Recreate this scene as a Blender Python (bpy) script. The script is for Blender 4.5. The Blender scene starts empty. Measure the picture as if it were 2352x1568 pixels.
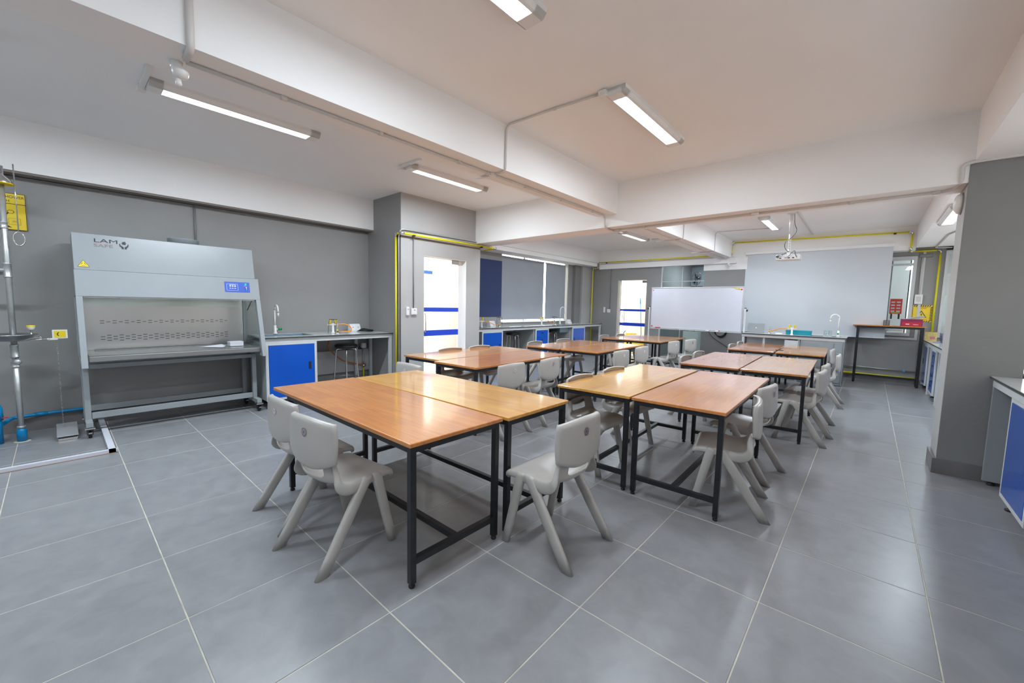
import bpy, math, random
from mathutils import Matrix, Vector
random.seed(7)
R = math.radians
C = bpy.context.scene.collection
SC = bpy.context.scene

# ------------------------------------------------------------------ camera, world, exposure
cam_d = bpy.data.cameras.new('camera'); cam = bpy.data.objects.new('camera', cam_d); C.objects.link(cam)
cam_d.sensor_width = 36.0; cam_d.lens = 926.11 * 36.0 / 2352.0; cam_d.clip_start = .05; cam_d.clip_end = 200
cam.matrix_world = Matrix.Translation((2.6933, -1.5171, 1.3636)) @ (Matrix.Rotation(.72396, 3, 'Z') @ Matrix.Rotation(1.48201, 3, 'X') @ Matrix.Rotation(.02128, 3, 'Z')).to_4x4()
SC.camera = cam
SC.view_settings.view_transform = 'Standard'; SC.view_settings.look = 'None'
SC.view_settings.gamma = 1.0; SC.view_settings.use_curve_mapping = False
SC.view_settings.exposure = 0.06
w = bpy.data.worlds.new('world'); SC.world = w; w.use_nodes = True
bg = w.node_tree.nodes['Background']; bg.inputs[0].default_value = (1.0, .98, .965, 1); bg.inputs[1].default_value = 9.0
SC.cycles.max_bounces = 12; SC.cycles.diffuse_bounces = 10; SC.cycles.glossy_bounces = 4
SC.cycles.transparent_max_bounces = 12; SC.cycles.transmission_bounces = 6
SC.cycles.sample_clamp_indirect = 6.0; SC.cycles.caustics_reflective = False; SC.cycles.caustics_refractive = False
LAMP_W = 32.0                      # watts of each ceiling batten
LAMP_COL = (.80, .91, 1.0)

# ------------------------------------------------------------------ materials
MATS = {}
def new_mat(name):
    m = bpy.data.materials.new(name); m.use_nodes = True
    return m, m.node_tree, m.node_tree.nodes['Principled BSDF']
def mat(name, col, rough=.5, metal=0.0, noise=0.0, nscale=6.0, bump=0.0, bscale=60.0, coat=0.0, coat_r=.05, spec=.5, trans=0.0):
    if name in MATS: return MATS[name]
    m, nt, p = new_mat(name)
    p.inputs['Base Color'].default_value = (*col, 1); p.inputs['Roughness'].default_value = rough
    p.inputs['Metallic'].default_value = metal; p.inputs['Coat Weight'].default_value = coat
    p.inputs['Coat Roughness'].default_value = coat_r; p.inputs['Specular IOR Level'].default_value = spec
    tc = nt.nodes.new('ShaderNodeTexCoord')
    if noise > 0:
        n = nt.nodes.new('ShaderNodeTexNoise'); n.inputs['Scale'].default_value = nscale; n.inputs['Detail'].default_value = 4
        nt.links.new(tc.outputs['Object'], n.inputs['Vector'])
        r = nt.nodes.new('ShaderNodeValToRGB')
        r.color_ramp.elements[0].position = .3; r.color_ramp.elements[1].position = .7
        r.color_ramp.elements[0].color = tuple(c * (1 - noise) for c in col) + (1,)
        r.color_ramp.elements[1].color = tuple(min(1, c * (1 + noise)) for c in col) + (1,)
        nt.links.new(n.outputs['Fac'], r.inputs[0]); nt.links.new(r.outputs[0], p.inputs['Base Color'])
    if bump > 0:
        n2 = nt.nodes.new('ShaderNodeTexNoise'); n2.inputs['Scale'].default_value = bscale; n2.inputs['Detail'].default_value = 3
        nt.links.new(tc.outputs['Object'], n2.inputs['Vector'])
        b = nt.nodes.new('ShaderNodeBump'); b.inputs['Strength'].default_value = bump; b.inputs['Distance'].default_value = .004
        nt.links.new(n2.outputs['Fac'], b.inputs['Height']); nt.links.new(b.outputs[0], p.inputs['Normal'])
    MATS[name] = m; return m

M_WALL = mat('grey wall paint', (.29, .288, .284), .6, noise=.05, nscale=1.3, bump=.25, bscale=35)
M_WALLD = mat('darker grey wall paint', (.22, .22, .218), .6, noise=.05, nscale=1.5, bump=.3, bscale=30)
M_WALLL = mat('light grey wall paint', (.42, .418, .415), .6, noise=.04, nscale=1.3, bump=.2, bscale=30)
M_WHITE = mat('white ceiling paint', (.87, .87, .87), .7, noise=.02, nscale=.8, bump=.15, bscale=25)
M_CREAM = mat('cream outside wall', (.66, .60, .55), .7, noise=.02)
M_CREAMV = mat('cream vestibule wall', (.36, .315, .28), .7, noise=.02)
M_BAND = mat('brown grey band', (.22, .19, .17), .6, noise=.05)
M_GROUT = mat('pale grout', (.50, .48, .41), .8, noise=.15, nscale=12)
M_SKIRT = mat('skirting tile', (.17, .16, .16), .4, noise=.15, nscale=7)
M_BLACK = mat('black powder coated steel', (.012, .013, .016), .38, noise=.25, nscale=30)
M_RUBBER = mat('black rubber', (.012, .012, .013), .6, noise=.2)
M_CHAIR = mat('warm grey plastic', (.45, .43, .405), .30, noise=.03, nscale=5, bump=.04, bscale=220)
M_CAB = mat('pale blue grey enamel', (.29, .315, .33), .32, noise=.02)
M_FRAME = mat('grey white steel frame', (.58, .60, .61), .4, noise=.03)
M_BODY = mat('grey laminate body', (.36, .38, .385), .45, noise=.03)
M_BLUE = mat('bright blue laminate', (.002, .085, .50), .28, noise=.04, nscale=3)
M_BLUER = mat('glossy blue laminate', (.025, .10, .42), .1, noise=.06, nscale=3)
M_TOP = mat('pale compact laminate top', (.56, .59, .59), .12, noise=.03)
M_EDGE = mat('dark laminate edge', (.05, .055, .055), .4, noise=.1)
M_SINK = mat('blue grey polypropylene sink', (.20, .28, .34), .35, noise=.05)
M_CHROME = mat('chrome', (.72, .70, .68), .14, 1.0, noise=.03)
M_PIPEST = mat('galvanised steel', (.56, .57, .57), .36, .7, noise=.08, nscale=15)
M_YEL = mat('yellow pipe paint', (.78, .68, 0.0), .35, noise=.04)
M_YELB = mat('yellow plastic', (.85, .62, .02), .4, noise=.04)
M_WPL = mat('white plastic', (.78, .78, .77), .35, noise=.02)
M_CPIPE = mat('painted conduit', (.62, .60, .58), .45, noise=.03)
M_GPIPE = mat('grey painted conduit', (.22, .22, .215), .45, noise=.05)
M_BPVC = mat('blue pvc pipe', (.0, .22, .48), .3, noise=.05)
M_GREEN = mat('green plastic', (.0, .25, .06), .35, noise=.05)
M_ORANGE = mat('orange gas hose', (.85, .30, .02), .4, noise=.05)
M_ORANGED = mat('dull orange gas hose', (.55, .14, .03), .45, noise=.05)
M_RED = mat('red plastic', (.55, .01, .02), .4, noise=.06)
M_REDF = mat('red fabric pouch', (.85, .05, .03), .5, noise=.06)
M_MAG = mat('magenta card box', (.28, .01, .08), .45, noise=.05)
M_PAPER = mat('white paper', (.75, .75, .80), .7, noise=.03)
M_NAVY = mat('navy felt board', (.035, .055, .14), .9, noise=.12, nscale=90, bump=.5, bscale=300)
M_BLIND = mat('blue grey roller blind', (.34, .37, .41), .8, noise=.03, nscale=2)
M_SCREEN = mat('projection screen fabric', (.60, .64, .68), .75, noise=.02, nscale=1)
M_WB = mat('whiteboard enamel', (.58, .61, .69), .07, noise=.01)
M_ALU = mat('brushed aluminium', (.60, .61, .63), .35, .6, noise=.03)
M_TEAL = mat('teal card box', (.0, .25, .32), .45, noise=.05)
M_SEATB = mat('black stool vinyl', (.015, .015, .016), .35, noise=.1)
M_INK = mat('dark print', (.02, .022, .03), .5)
M_DKBLU = mat('dark blue print', (.03, .05, .30), .4)
M_PANELB = mat('blue control panel', (.055, .12, .50), .3)
M_PINK = mat('pink print', (.7, .25, .3), .5)
M_TAPE = mat('white floor edging', (.62, .64, .70), .5, noise=.04)
M_BRNLINE = mat('brown glue line', (.25, .13, .09), .6)
M_MOP = mat('light blue plastic', (.15, .38, .62), .4)
M_BASKET = mat('lilac grey plastic basket', (.20, .22, .36), .4, noise=.05)
M_CARD = mat('yellow printed card', (.70, .58, .22), .6, noise=.2, nscale=40)
M_TAPEB = mat('blue door sticker', (.01, .06, .62), .4)
M_CABLE = mat('black cable', (.01, .01, .01), .5)

def steel():
    m, nt, p = new_mat('brushed stainless steel')
    tc = nt.nodes.new('ShaderNodeTexCoord'); mp = nt.nodes.new('ShaderNodeMapping'); mp.inputs['Scale'].default_value = (2, 3, 300)
    n = nt.nodes.new('ShaderNodeTexNoise'); n.inputs['Scale'].default_value = 2; n.inputs['Detail'].default_value = 3
    nt.links.new(tc.outputs['Object'], mp.inputs[0]); nt.links.new(mp.outputs[0], n.inputs['Vector'])
    mr = nt.nodes.new('ShaderNodeMapRange'); mr.inputs[3].default_value = .27; mr.inputs[4].default_value = .32
    nt.links.new(n.outputs['Fac'], mr.inputs[0]); nt.links.new(mr.outputs[0], p.inputs['Roughness'])
    n2 = nt.nodes.new('ShaderNodeTexNoise'); n2.inputs['Scale'].default_value = 2.2; n2.inputs['Detail'].default_value = 1
    nt.links.new(tc.outputs['Object'], n2.inputs['Vector'])
    b = nt.nodes.new('ShaderNodeBump'); b.inputs['Strength'].default_value = .12; b.inputs['Distance'].default_value = .02
    nt.links.new(n2.outputs['Fac'], b.inputs['Height']); nt.links.new(b.outputs[0], p.inputs['Normal'])
    p.inputs['Base Color'].default_value = (.47, .48, .48, 1); p.inputs['Metallic'].default_value = .95
    return m
M_STEEL = steel()

def tile_mat():
    m, nt, p = new_mat('grey porcelain tile')
    geo = nt.nodes.new('ShaderNodeNewGeometry'); oi = nt.nodes.new('ShaderNodeObjectInfo')
    mul = nt.nodes.new('ShaderNodeVectorMath'); mul.operation = 'SCALE'; mul.inputs['Scale'].default_value = 37.0
    comb = nt.nodes.new('ShaderNodeCombineXYZ')
    for i in range(3): nt.links.new(oi.outputs['Random'], comb.inputs[i])
    nt.links.new(comb.outputs[0], mul.inputs[0])
    add = nt.nodes.new('ShaderNodeVectorMath'); add.operation = 'ADD'
    nt.links.new(geo.outputs['Position'], add.inputs[0]); nt.links.new(mul.outputs[0], add.inputs[1])
    n = nt.nodes.new('ShaderNodeTexNoise'); n.inputs['Scale'].default_value = 8; n.inputs['Detail'].default_value = 8; n.inputs['Roughness'].default_value = .60; n.inputs['Distortion'].default_value = .5
    nt.links.new(add.outputs[0], n.inputs['Vector'])
    v = nt.nodes.new('ShaderNodeTexNoise'); v.inputs['Scale'].default_value = 7; v.inputs['Detail'].default_value = 6; v.inputs['Distortion'].default_value = 1.2
    v.noise_type = 'RIDGED_MULTIFRACTAL' if hasattr(v, 'noise_type') else v.noise_type
    nt.links.new(add.outputs[0], v.inputs['Vector'])
    r = nt.nodes.new('ShaderNodeValToRGB')
    r.color_ramp.elements[0].position = .32; r.color_ramp.elements[1].position = .70
    r.color_ramp.elements[0].color = (.225, .23, .243, 1); r.color_ramp.elements[1].color = (.275, .281, .294, 1)
    nt.links.new(n.outputs['Fac'], r.inputs[0])
    r2 = nt.nodes.new('ShaderNodeMapRange'); r2.inputs[1].default_value = .55; r2.inputs[2].default_value = 1.1; r2.inputs[3].default_value = 0; r2.inputs[4].default_value = .10
    nt.links.new(v.outputs['Fac'], r2.inputs[0])
    mx = nt.nodes.new('ShaderNodeMixRGB'); mx.inputs[2].default_value = (.45, .46, .475, 1)
    nt.links.new(r2.outputs[0], mx.inputs[0]); nt.links.new(r.outputs[0], mx.inputs[1]); nt.links.new(mx.outputs[0], p.inputs['Base Color'])
    mr = nt.nodes.new('ShaderNodeMapRange'); mr.inputs[3].default_value = .26; mr.inputs[4].default_value = .38
    nt.links.new(n.outputs['Fac'], mr.inputs[0]); nt.links.new(mr.outputs[0], p.inputs['Roughness'])
    b = nt.nodes.new('ShaderNodeBump'); b.inputs['Strength'].default_value = .12; b.inputs['Distance'].default_value = .003
    nt.links.new(n.outputs['Fac'], b.inputs['Height']); nt.links.new(b.outputs[0], p.inputs['Normal'])
    return m
M_TILE = tile_mat()

def wood(name, c1, c2):
    # strips glued side by side along the table's long axis (local Y), butt jointed
    m, nt, p = new_mat(name)
    tc = nt.nodes.new('ShaderNodeTexCoord'); oi = nt.nodes.new('ShaderNodeObjectInfo')
    comb = nt.nodes.new('ShaderNodeCombineXYZ'); nt.links.new(oi.outputs['Random'], comb.inputs[0]); nt.links.new(oi.outputs['Random'], comb.inputs[1])
    sc = nt.nodes.new('ShaderNodeVectorMath'); sc.operation = 'SCALE'; sc.inputs['Scale'].default_value = 13.0; nt.links.new(comb.outputs[0], sc.inputs[0])
    add = nt.nodes.new('ShaderNodeVectorMath'); nt.links.new(tc.outputs['Object'], add.inputs[0]); nt.links.new(sc.outputs[0], add.inputs[1])
    mp = nt.nodes.new('ShaderNodeMapping'); mp.inputs['Rotation'].default_value = (0, 0, R(90)); nt.links.new(add.outputs[0], mp.inputs[0])
    bt = nt.nodes.new('ShaderNodeTexBrick'); bt.inputs['Scale'].default_value = 1.0; bt.inputs['Mortar Size'].default_value = .0006
    bt.inputs['Brick Width'].default_value = .42; bt.inputs['Row Height'].default_value = .105; bt.offset = .37; bt.inputs['Bias'].default_value = 0
    bt.inputs['Color1'].default_value = (*c1, 1); bt.inputs['Color2'].default_value = (*c2, 1)
    bt.inputs['Mortar'].default_value = tuple(x * .62 for x in c1) + (1,)
    nt.links.new(mp.outputs[0], bt.inputs['Vector'])
    mp2 = nt.nodes.new('ShaderNodeMapping'); mp2.inputs['Scale'].default_value = (22, 1.6, 20); nt.links.new(add.outputs[0], mp2.inputs[0])
    n = nt.nodes.new('ShaderNodeTexNoise'); n.inputs['Scale'].default_value = 2.0; n.inputs['Detail'].default_value = 6; n.inputs['Distortion'].default_value = .6
    nt.links.new(mp2.outputs[0], n.inputs['Vector'])
    mr = nt.nodes.new('ShaderNodeMapRange'); mr.inputs[1].default_value = .25; mr.inputs[2].default_value = .75; mr.inputs[3].default_value = .80; mr.inputs[4].default_value = 1.14
    nt.links.new(n.outputs['Fac'], mr.inputs[0])
    mul = nt.nodes.new('ShaderNodeVectorMath'); mul.operation = 'SCALE'
    nt.links.new(bt.outputs['Color'], mul.inputs[0]); nt.links.new(mr.outputs[0], mul.inputs['Scale']); nt.links.new(mul.outputs[0], p.inputs['Base Color'])
    n3 = nt.nodes.new('ShaderNodeTexNoise'); n3.inputs['Scale'].default_value = 5; n3.inputs['Detail'].default_value = 4; nt.links.new(add.outputs[0], n3.inputs['Vector'])
    mr3 = nt.nodes.new('ShaderNodeMapRange'); mr3.inputs[3].default_value = .03; mr3.inputs[4].default_value = .17
    nt.links.new(n3.outputs['Fac'], mr3.inputs[0]); nt.links.new(mr3.outputs[0], p.inputs['Coat Roughness'])
    p.inputs['Roughness'].default_value = .4; p.inputs['Coat Weight'].default_value = 1.0; p.inputs['Coat IOR'].default_value = 1.55
    n4 = nt.nodes.new('ShaderNodeTexNoise'); n4.inputs['Scale'].default_value = 14; nt.links.new(mp2.outputs[0], n4.inputs['Vector'])
    n4.inputs['Scale'].default_value = .8
    b = nt.nodes.new('ShaderNodeBump'); b.inputs['Strength'].default_value = .05; b.inputs['Distance'].default_value = .002
    nt.links.new(n4.outputs['Fac'], b.inputs['Height']); nt.links.new(b.outputs[0], p.inputs['Coat Normal'])
    return m
W_OR = wood('orange varnished rubberwood', (.64, .235, .040), (.55, .18, .028))
W_YE = wood('yellow varnished rubberwood', (.72, .36, .06), (.64, .29, .045))
W_RE = wood('reddish varnished rubberwood', (.54, .20, .055), (.45, .15, .04))
W_BR = wood('golden brown varnished rubberwood', (.60, .26, .055), (.52, .20, .04))

def glass_mat():
    m = bpy.data.materials.new('clear glass'); m.use_nodes = True; nt = m.node_tree; nt.nodes.clear()
    o = nt.nodes.new('ShaderNodeOutputMaterial'); t = nt.nodes.new('ShaderNodeBsdfTransparent'); t.inputs[0].default_value = (.93, .97, .96, 1)
    g = nt.nodes.new('ShaderNodeBsdfGlossy'); g.inputs['Roughness'].default_value = .02
    f = nt.nodes.new('ShaderNodeFresnel'); f.inputs[0].default_value = 1.45; mx = nt.nodes.new('ShaderNodeMixShader')
    ge = nt.nodes.new('ShaderNodeNewGeometry'); inv = nt.nodes.new('ShaderNodeMath'); inv.operation = 'SUBTRACT'; inv.inputs[0].default_value = 1.0
    mu = nt.nodes.new('ShaderNodeMath'); mu.operation = 'MULTIPLY'; nt.links.new(ge.outputs['Backfacing'], inv.inputs[1])
    nt.links.new(f.outputs[0], mu.inputs[0]); nt.links.new(inv.outputs[0], mu.inputs[1])
    nt.links.new(mu.outputs[0], mx.inputs[0]); nt.links.new(t.outputs[0], mx.inputs[1]); nt.links.new(g.outputs[0], mx.inputs[2]); nt.links.new(mx.outputs[0], o.inputs[0])
    return m
M_GLASS = glass_mat()
def blind_mat():
    m = bpy.data.materials.new('sunlit pale roller blind'); m.use_nodes = True; nt = m.node_tree; nt.nodes.clear()
    o = nt.nodes.new('ShaderNodeOutputMaterial'); d = nt.nodes.new('ShaderNodeBsdfDiffuse'); t = nt.nodes.new('ShaderNodeBsdfTranslucent'); mx = nt.nodes.new('ShaderNodeMixShader')
    d.inputs[0].default_value = (.6, .6, .6, 1); t.inputs[0].default_value = (.85, .85, .85, 1); mx.inputs[0].default_value = .42
    nt.links.new(d.outputs[0], mx.inputs[1]); nt.links.new(t.outputs[0], mx.inputs[2]); nt.links.new(mx.outputs[0], o.inputs[0]); return m
M_BLINDT = blind_mat()
def emis(name, col, s):
    m = bpy.data.materials.new(name); m.use_nodes = True; nt = m.node_tree; nt.nodes.clear()
    o = nt.nodes.new('ShaderNodeOutputMaterial'); e = nt.nodes.new('ShaderNodeEmission'); e.inputs[0].default_value = (*col, 1); e.inputs[1].default_value = s
    nt.links.new(e.outputs[0], o.inputs[0]); return m
M_TUBE = emis('lit fluorescent tube', (.93, .96, 1.0), 7.0)
M_LED = emis('green pilot light', (.05, .9, .35), 1.2)
def sticker_mat():
    m, nt, p = new_mat('round printed sticker'); p.inputs['Roughness'].default_value = .3
    tc = nt.nodes.new('ShaderNodeTexCoord'); g = nt.nodes.new('ShaderNodeTexGradient'); g.gradient_type = 'SPHERICAL'
    mp = nt.nodes.new('ShaderNodeMapping'); mp.inputs['Location'].default_value = (-1, -1, 0); mp.inputs['Scale'].default_value = (2, 2, 0)
    nt.links.new(tc.outputs['Generated'], mp.inputs[0])
    # generated coordinates of the disc: x and z span 0..1
    sp = nt.nodes.new('ShaderNodeSeparateXYZ'); cb = nt.nodes.new('ShaderNodeCombineXYZ')
    nt.links.new(tc.outputs['Generated'], sp.inputs[0]); nt.links.new(sp.outputs[0], cb.inputs[0]); nt.links.new(sp.outputs[2], cb.inputs[1])
    nt.links.new(cb.outputs[0], mp.inputs[0]); nt.links.new(mp.outputs[0], g.inputs[0])
    r = nt.nodes.new('ShaderNodeValToRGB'); e = r.color_ramp.elements; r.color_ramp.interpolation = 'CONSTANT'
    e[0].position = 0; e[0].color = (.75, .72, .72, 1); e[1].position = .10; e[1].color = (.60, .18, .24, 1)
    x = e.new(.24); x.color = (.74, .76, .80, 1); x = e.new(.66); x.color = (.50, .58, .70, 1); x = e.new(.84); x.color = (.20, .26, .34, 1)
    nt.links.new(g.outputs['Fac'], r.inputs[0]); nt.links.new(r.outputs[0], p.inputs['Base Color'])
    return m
M_STICK = sticker_mat()

# ------------------------------------------------------------------ mesh helpers
class MB:
    def __init__(s): s.v = []; s.f = []; s.sm = []
    def add(s, vs, fs, smooth=False):
        o = len(s.v); s.v += [tuple(v) for v in vs]; s.f += [tuple(i + o for i in f) for f in fs]; s.sm += [smooth] * len(fs); return s
    def box(s, x0, x1, y0, y1, z0, z1):
        if x0 > x1: x0, x1 = x1, x0
        if y0 > y1: y0, y1 = y1, y0
        if z0 > z1: z0, z1 = z1, z0
        return s.add([(x0,y0,z0),(x1,y0,z0),(x1,y1,z0),(x0,y1,z0),(x0,y0,z1),(x1,y0,z1),(x1,y1,z1),(x0,y1,z1)],
                     [(0,3,2,1),(4,5,6,7),(0,1,5,4),(1,2,6,5),(2,3,7,6),(3,0,4,7)])
    def prism(s, poly, axis, a, b):
        # poly: 2d points (ccw) in the plane perpendicular to axis; extruded a..b
        n = len(poly)
        def P(p, t): return (t, p[0], p[1]) if axis == 'x' else ((p[0], t, p[1]) if axis == 'y' else (p[0], p[1], t))
        vs = [P(p, a) for p in poly] + [P(p, b) for p in poly]
        return s.add(vs, [tuple(range(n))[::-1], tuple(range(n, 2*n))] + [(i, (i+1) % n, n+(i+1) % n, n+i) for i in range(n)])
    def tube(s, pts, r, n=10, cap=True, closed=False):
        pts = [Vector(p) for p in pts]; k = len(pts); rs = r if isinstance(r, (list, tuple)) else [r]*k
        rings = []; up = None
        for i, p in enumerate(pts):
            if closed: d = pts[(i+1) % k] - pts[i-1]
            else: d = (pts[min(i+1, k-1)] - pts[max(i-1, 0)])
            d.normalize()
            if up is None:
                up = Vector((0,0,1)) if abs(d.z) < .9 else Vector((1,0,0))
            a = up - d * up.dot(d)
            if a.length < 1e-5: a = d.orthogonal()
            a.normalize(); b = d.cross(a); up = a
            rings.append([p + (a*math.cos(t) + b*math.sin(t))*rs[i] for t in [2*math.pi*j/n for j in range(n)]])
        vs = [v for rg in rings for v in rg]; fs = []
        m = k if closed else k-1
        for i in range(m):
            i2 = (i+1) % k
            for j in range(n): fs.append((i*n+j, i*n+(j+1) % n, i2*n+(j+1) % n, i2*n+j))
        s.add(vs, fs, True)
        if cap and not closed:
            o = len(s.v) - k*n
            s.f.append(tuple(o+j for j in range(n))[::-1]); s.sm.append(False)
            s.f.append(tuple(o+(k-1)*n+j for j in range(n))); s.sm.append(False)
        return s
    def lathe(s, prof, c=(0,0,0), n=20, axis='z'):
        vs = []; k = len(prof)
        for (r, z) in prof:
            for j in range(n):
                t = 2*math.pi*j/n; a, b = r*math.cos(t), r*math.sin(t)
                q = (a, b, z) if axis == 'z' else ((z, a, b) if axis == 'x' else (a, z, b))
                vs.append((c[0]+q[0], c[1]+q[1], c[2]+q[2]))
        fs = []
        for i in range(k-1):
            for j in range(n): fs.append((i*n+j, i*n+(j+1) % n, (i+1)*n+(j+1) % n, (i+1)*n+j))
        s.add(vs, fs, True)
        o = len(s.v) - k*n
        if prof[0][0] > 1e-4: s.f.append(tuple(o+j for j in range(n))); s.sm.append(False)
        if prof[-1][0] > 1e-4: s.f.append(tuple(o+(k-1)*n+j for j in range(n))); s.sm.append(False)
        return s
    def mesh(s, name, m):
        me = bpy.data.meshes.new(name); me.from_pydata(s.v, [], s.f)
        me.polygons.foreach_set('use_smooth', s.sm); me.materials.append(m); me.update()
        import bmesh
        b = bmesh.new(); b.from_mesh(me); bmesh.ops.recalc_face_normals(b, faces=b.faces); b.to_mesh(me); b.free()
        return me
def put(name, mesh, parent=None, loc=None):
    o = bpy.data.objects.new(name, mesh); C.objects.link(o)
    if parent: o.parent = parent
    if loc: o.location = loc
    return o
def obj(name, mb, m, parent=None, bevel=0, seg=2, loc=None):
    o = put(name, mb.mesh(name, m), parent, loc)
    if bevel:
        b = o.modifiers.new('bevel', 'BEVEL'); b.width = bevel; b.segments = seg; b.limit_method = 'ANGLE'; b.angle_limit = R(40)
    return o
def tag(o, label=None, cat=None, group=None, kind=None):
    if label: o['label'] = label
    if cat: o['category'] = cat
    if group: o['group'] = group
    if kind: o['kind'] = kind
    return o
def empty(name, loc=(0,0,0), rz=0, label=None, cat=None, group=None, kind=None):
    o = bpy.data.objects.new(name, None); C.objects.link(o); o.location = loc; o.rotation_euler = (0,0,rz); o.empty_display_size = .1
    return tag(o, label, cat, group, kind)
def bx(name, m, x0, x1, y0, y1, z0, z1, parent=None, bevel=0, loc=None):
    return obj(name, MB().box(x0,x1,y0,y1,z0,z1), m, parent, bevel, loc=loc)
def struct(name, mb, m, bevel=0):
    return tag(obj(name, mb, m, None, bevel), kind='structure')
def sbox(name, m, *a, bevel=0): return struct(name, MB().box(*a), m, bevel)
KIDS = {}
def copy_tree(o, parent=None):
    if not KIDS:
        for x in bpy.data.objects:
            if x.parent: KIDS.setdefault(x.parent.name, []).append(x)
    c = o.copy(); C.objects.link(c); c.parent = parent
    for ch in KIDS.get(o.name, []): copy_tree(ch, c)
    return c
def dup(o, loc, rz, label, group=None, cat=None):
    KIDS.clear()
    c = copy_tree(o); c.location = loc; c.rotation_euler = (0, 0, rz); c['label'] = label
    if group: c['group'] = group
    return c
def text(name, body, size, m, parent, mat4, extrude=.0006, align='LEFT', sx=1.0):
    cu = bpy.data.curves.new(name, 'FONT'); cu.body = body; cu.size = size; cu.extrude = extrude; cu.align_x = align
    t = bpy.data.objects.new(name, cu); C.objects.link(t)
    bpy.context.view_layer.update()
    me = bpy.data.meshes.new_from_object(t.evaluated_get(bpy.context.evaluated_depsgraph_get()))
    bpy.data.objects.remove(t); me.materials.clear(); me.materials.append(m)
    me.transform(Matrix.Diagonal((sx, 1, 1, 1))); me.transform(mat4)
    return put(name, me, parent)
def frame_x(p, tilt=0):   # text plane facing +X: local x -> +Y, local y -> up
    return Matrix.Translation(p) @ Matrix.Rotation(tilt, 4, 'Y') @ Matrix(((0,0,1,0),(1,0,0,0),(0,1,0,0),(0,0,0,1)))
def frame_my(p):          # facing -Y: local x -> +X, local y -> up
    return Matrix.Translation(p) @ Matrix(((1,0,0,0),(0,0,-1,0),(0,1,0,0),(0,0,0,1)))
def bend(pts, r=.03, n=4):
    # rounds the corners of a polyline
    pts = [Vector(p) for p in pts]; out = [pts[0]]
    for i in range(1, len(pts)-1):
        a, b, c = pts[i-1], pts[i], pts[i+1]; u = (a-b); v = (c-b); q = min(r, u.length*.45, v.length*.45); u.normalize(); v.normalize()
        p0, p1 = b+u*q, b+v*q
        for k in range(n+1):
            t = k/n; out.append(p0*(1-t)**2 + b*2*t*(1-t) + p1*t*t)
    out.append(pts[-1]); return out
def pipe(name, pts, r, m, label=None, cat='pipe', parent=None, rad=.03, n=8, group=None):
    o = obj(name, MB().tube(bend(pts, rad), r, n), m, parent)
    if label: tag(o, label, cat, group)
    return o

# ------------------------------------------------------------------ room shell
H = 3.0
XL, XW, XC, XR = -3.58, -3.75, -2.628, 4.15
# floor: grout bed with one object per tile
floor = sbox('floor', M_GROUT, -3.75, XR, -3.03, 9.52, -.06, -.0015)
TW, TH, G = .6, .6054, .0025
def tile_mesh(w, h):
    a, b, c, d = G, w-G, G, h-G; e = .0015
    mb = MB(); mb.add([(a,c,-.012),(b,c,-.012),(b,d,-.012),(a,d,-.012),(a,c,-e),(b,c,-e),(b,d,-e),(a,d,-e),(a+e,c+e,0),(b-e,c+e,0),(b-e,d-e,0),(a+e,d-e,0)],
        [(0,1,5,4),(1,2,6,5),(2,3,7,6),(3,0,4,7),(4,5,9,8),(5,6,10,9),(6,7,11,10),(7,4,8,11),(8,9,10,11)])
    return mb.mesh('tile', M_TILE)
tiles = {}
for j in range(-5, 16):
    for i in range(-7, 7):
        x0, x1 = max(i*TW, XW), min((i+1)*TW, XR); y0, y1 = j*TH, min((j+1)*TH, 9.50)
        if x1-x0 < .05 or y1-y0 < .05: continue
        k = (round(x1-x0, 3), round(y1-y0, 3))
        if k not in tiles: tiles[k] = tile_mesh(*k)
        t = put('tile', tiles[k], floor, (x0, y0, random.uniform(-.0004, .0003)))
struct('ceiling', MB().box(XC-.12, XR+.15, -3.15, 9.7, H, H+.12).box(-3.9, XC-.12, -3.15, 2.07, H, H+.12).box(-3.9, XC-.12, 3.50, 9.7, H, H+.12), M_WHITE)
# left wall and the beam above it
sbox('wall_left', M_WALL, XL-.15, XL, -3.03, 1.95, 0, H)
sbox('beam', M_WHITE, XL, -3.403, -3.03, 1.95, 2.525, H)
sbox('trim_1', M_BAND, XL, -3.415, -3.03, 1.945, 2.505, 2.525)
def skirting(name, pts, h=.13):
    # pts: (x0,y0,x1,y1,nx,ny) wall foot line with normal; one tile per .6 m
    root = empty(name, kind='structure')
    for (xa, ya, xb, yb, nx, ny) in pts:
        L = math.hypot(xb-xa, yb-ya); n = max(1, round(L/.6)); t = .011
        for i in range(n):
            f0, f1 = i/n, (i+1)/n; g = .0015/L
            p0 = (xa+(xb-xa)*(f0+g), ya+(yb-ya)*(f0+g)); p1 = (xa+(xb-xa)*(f1-g), ya+(yb-ya)*(f1-g))
            x0, x1 = sorted((p0[0], p1[0])); y0, y1 = sorted((p0[1], p1[1]))
            if nx: x0, x1 = sorted((xa, xa+nx*t))
            else: y0, y1 = sorted((ya, ya+ny*t))
            bx('tile', M_SKIRT, x0, x1, y0, y1, 0, h, root, .0015)
    return root
skirting('baseboard_left', [(XL, -3.03, XL, 1.95, 1, 0)])
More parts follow.
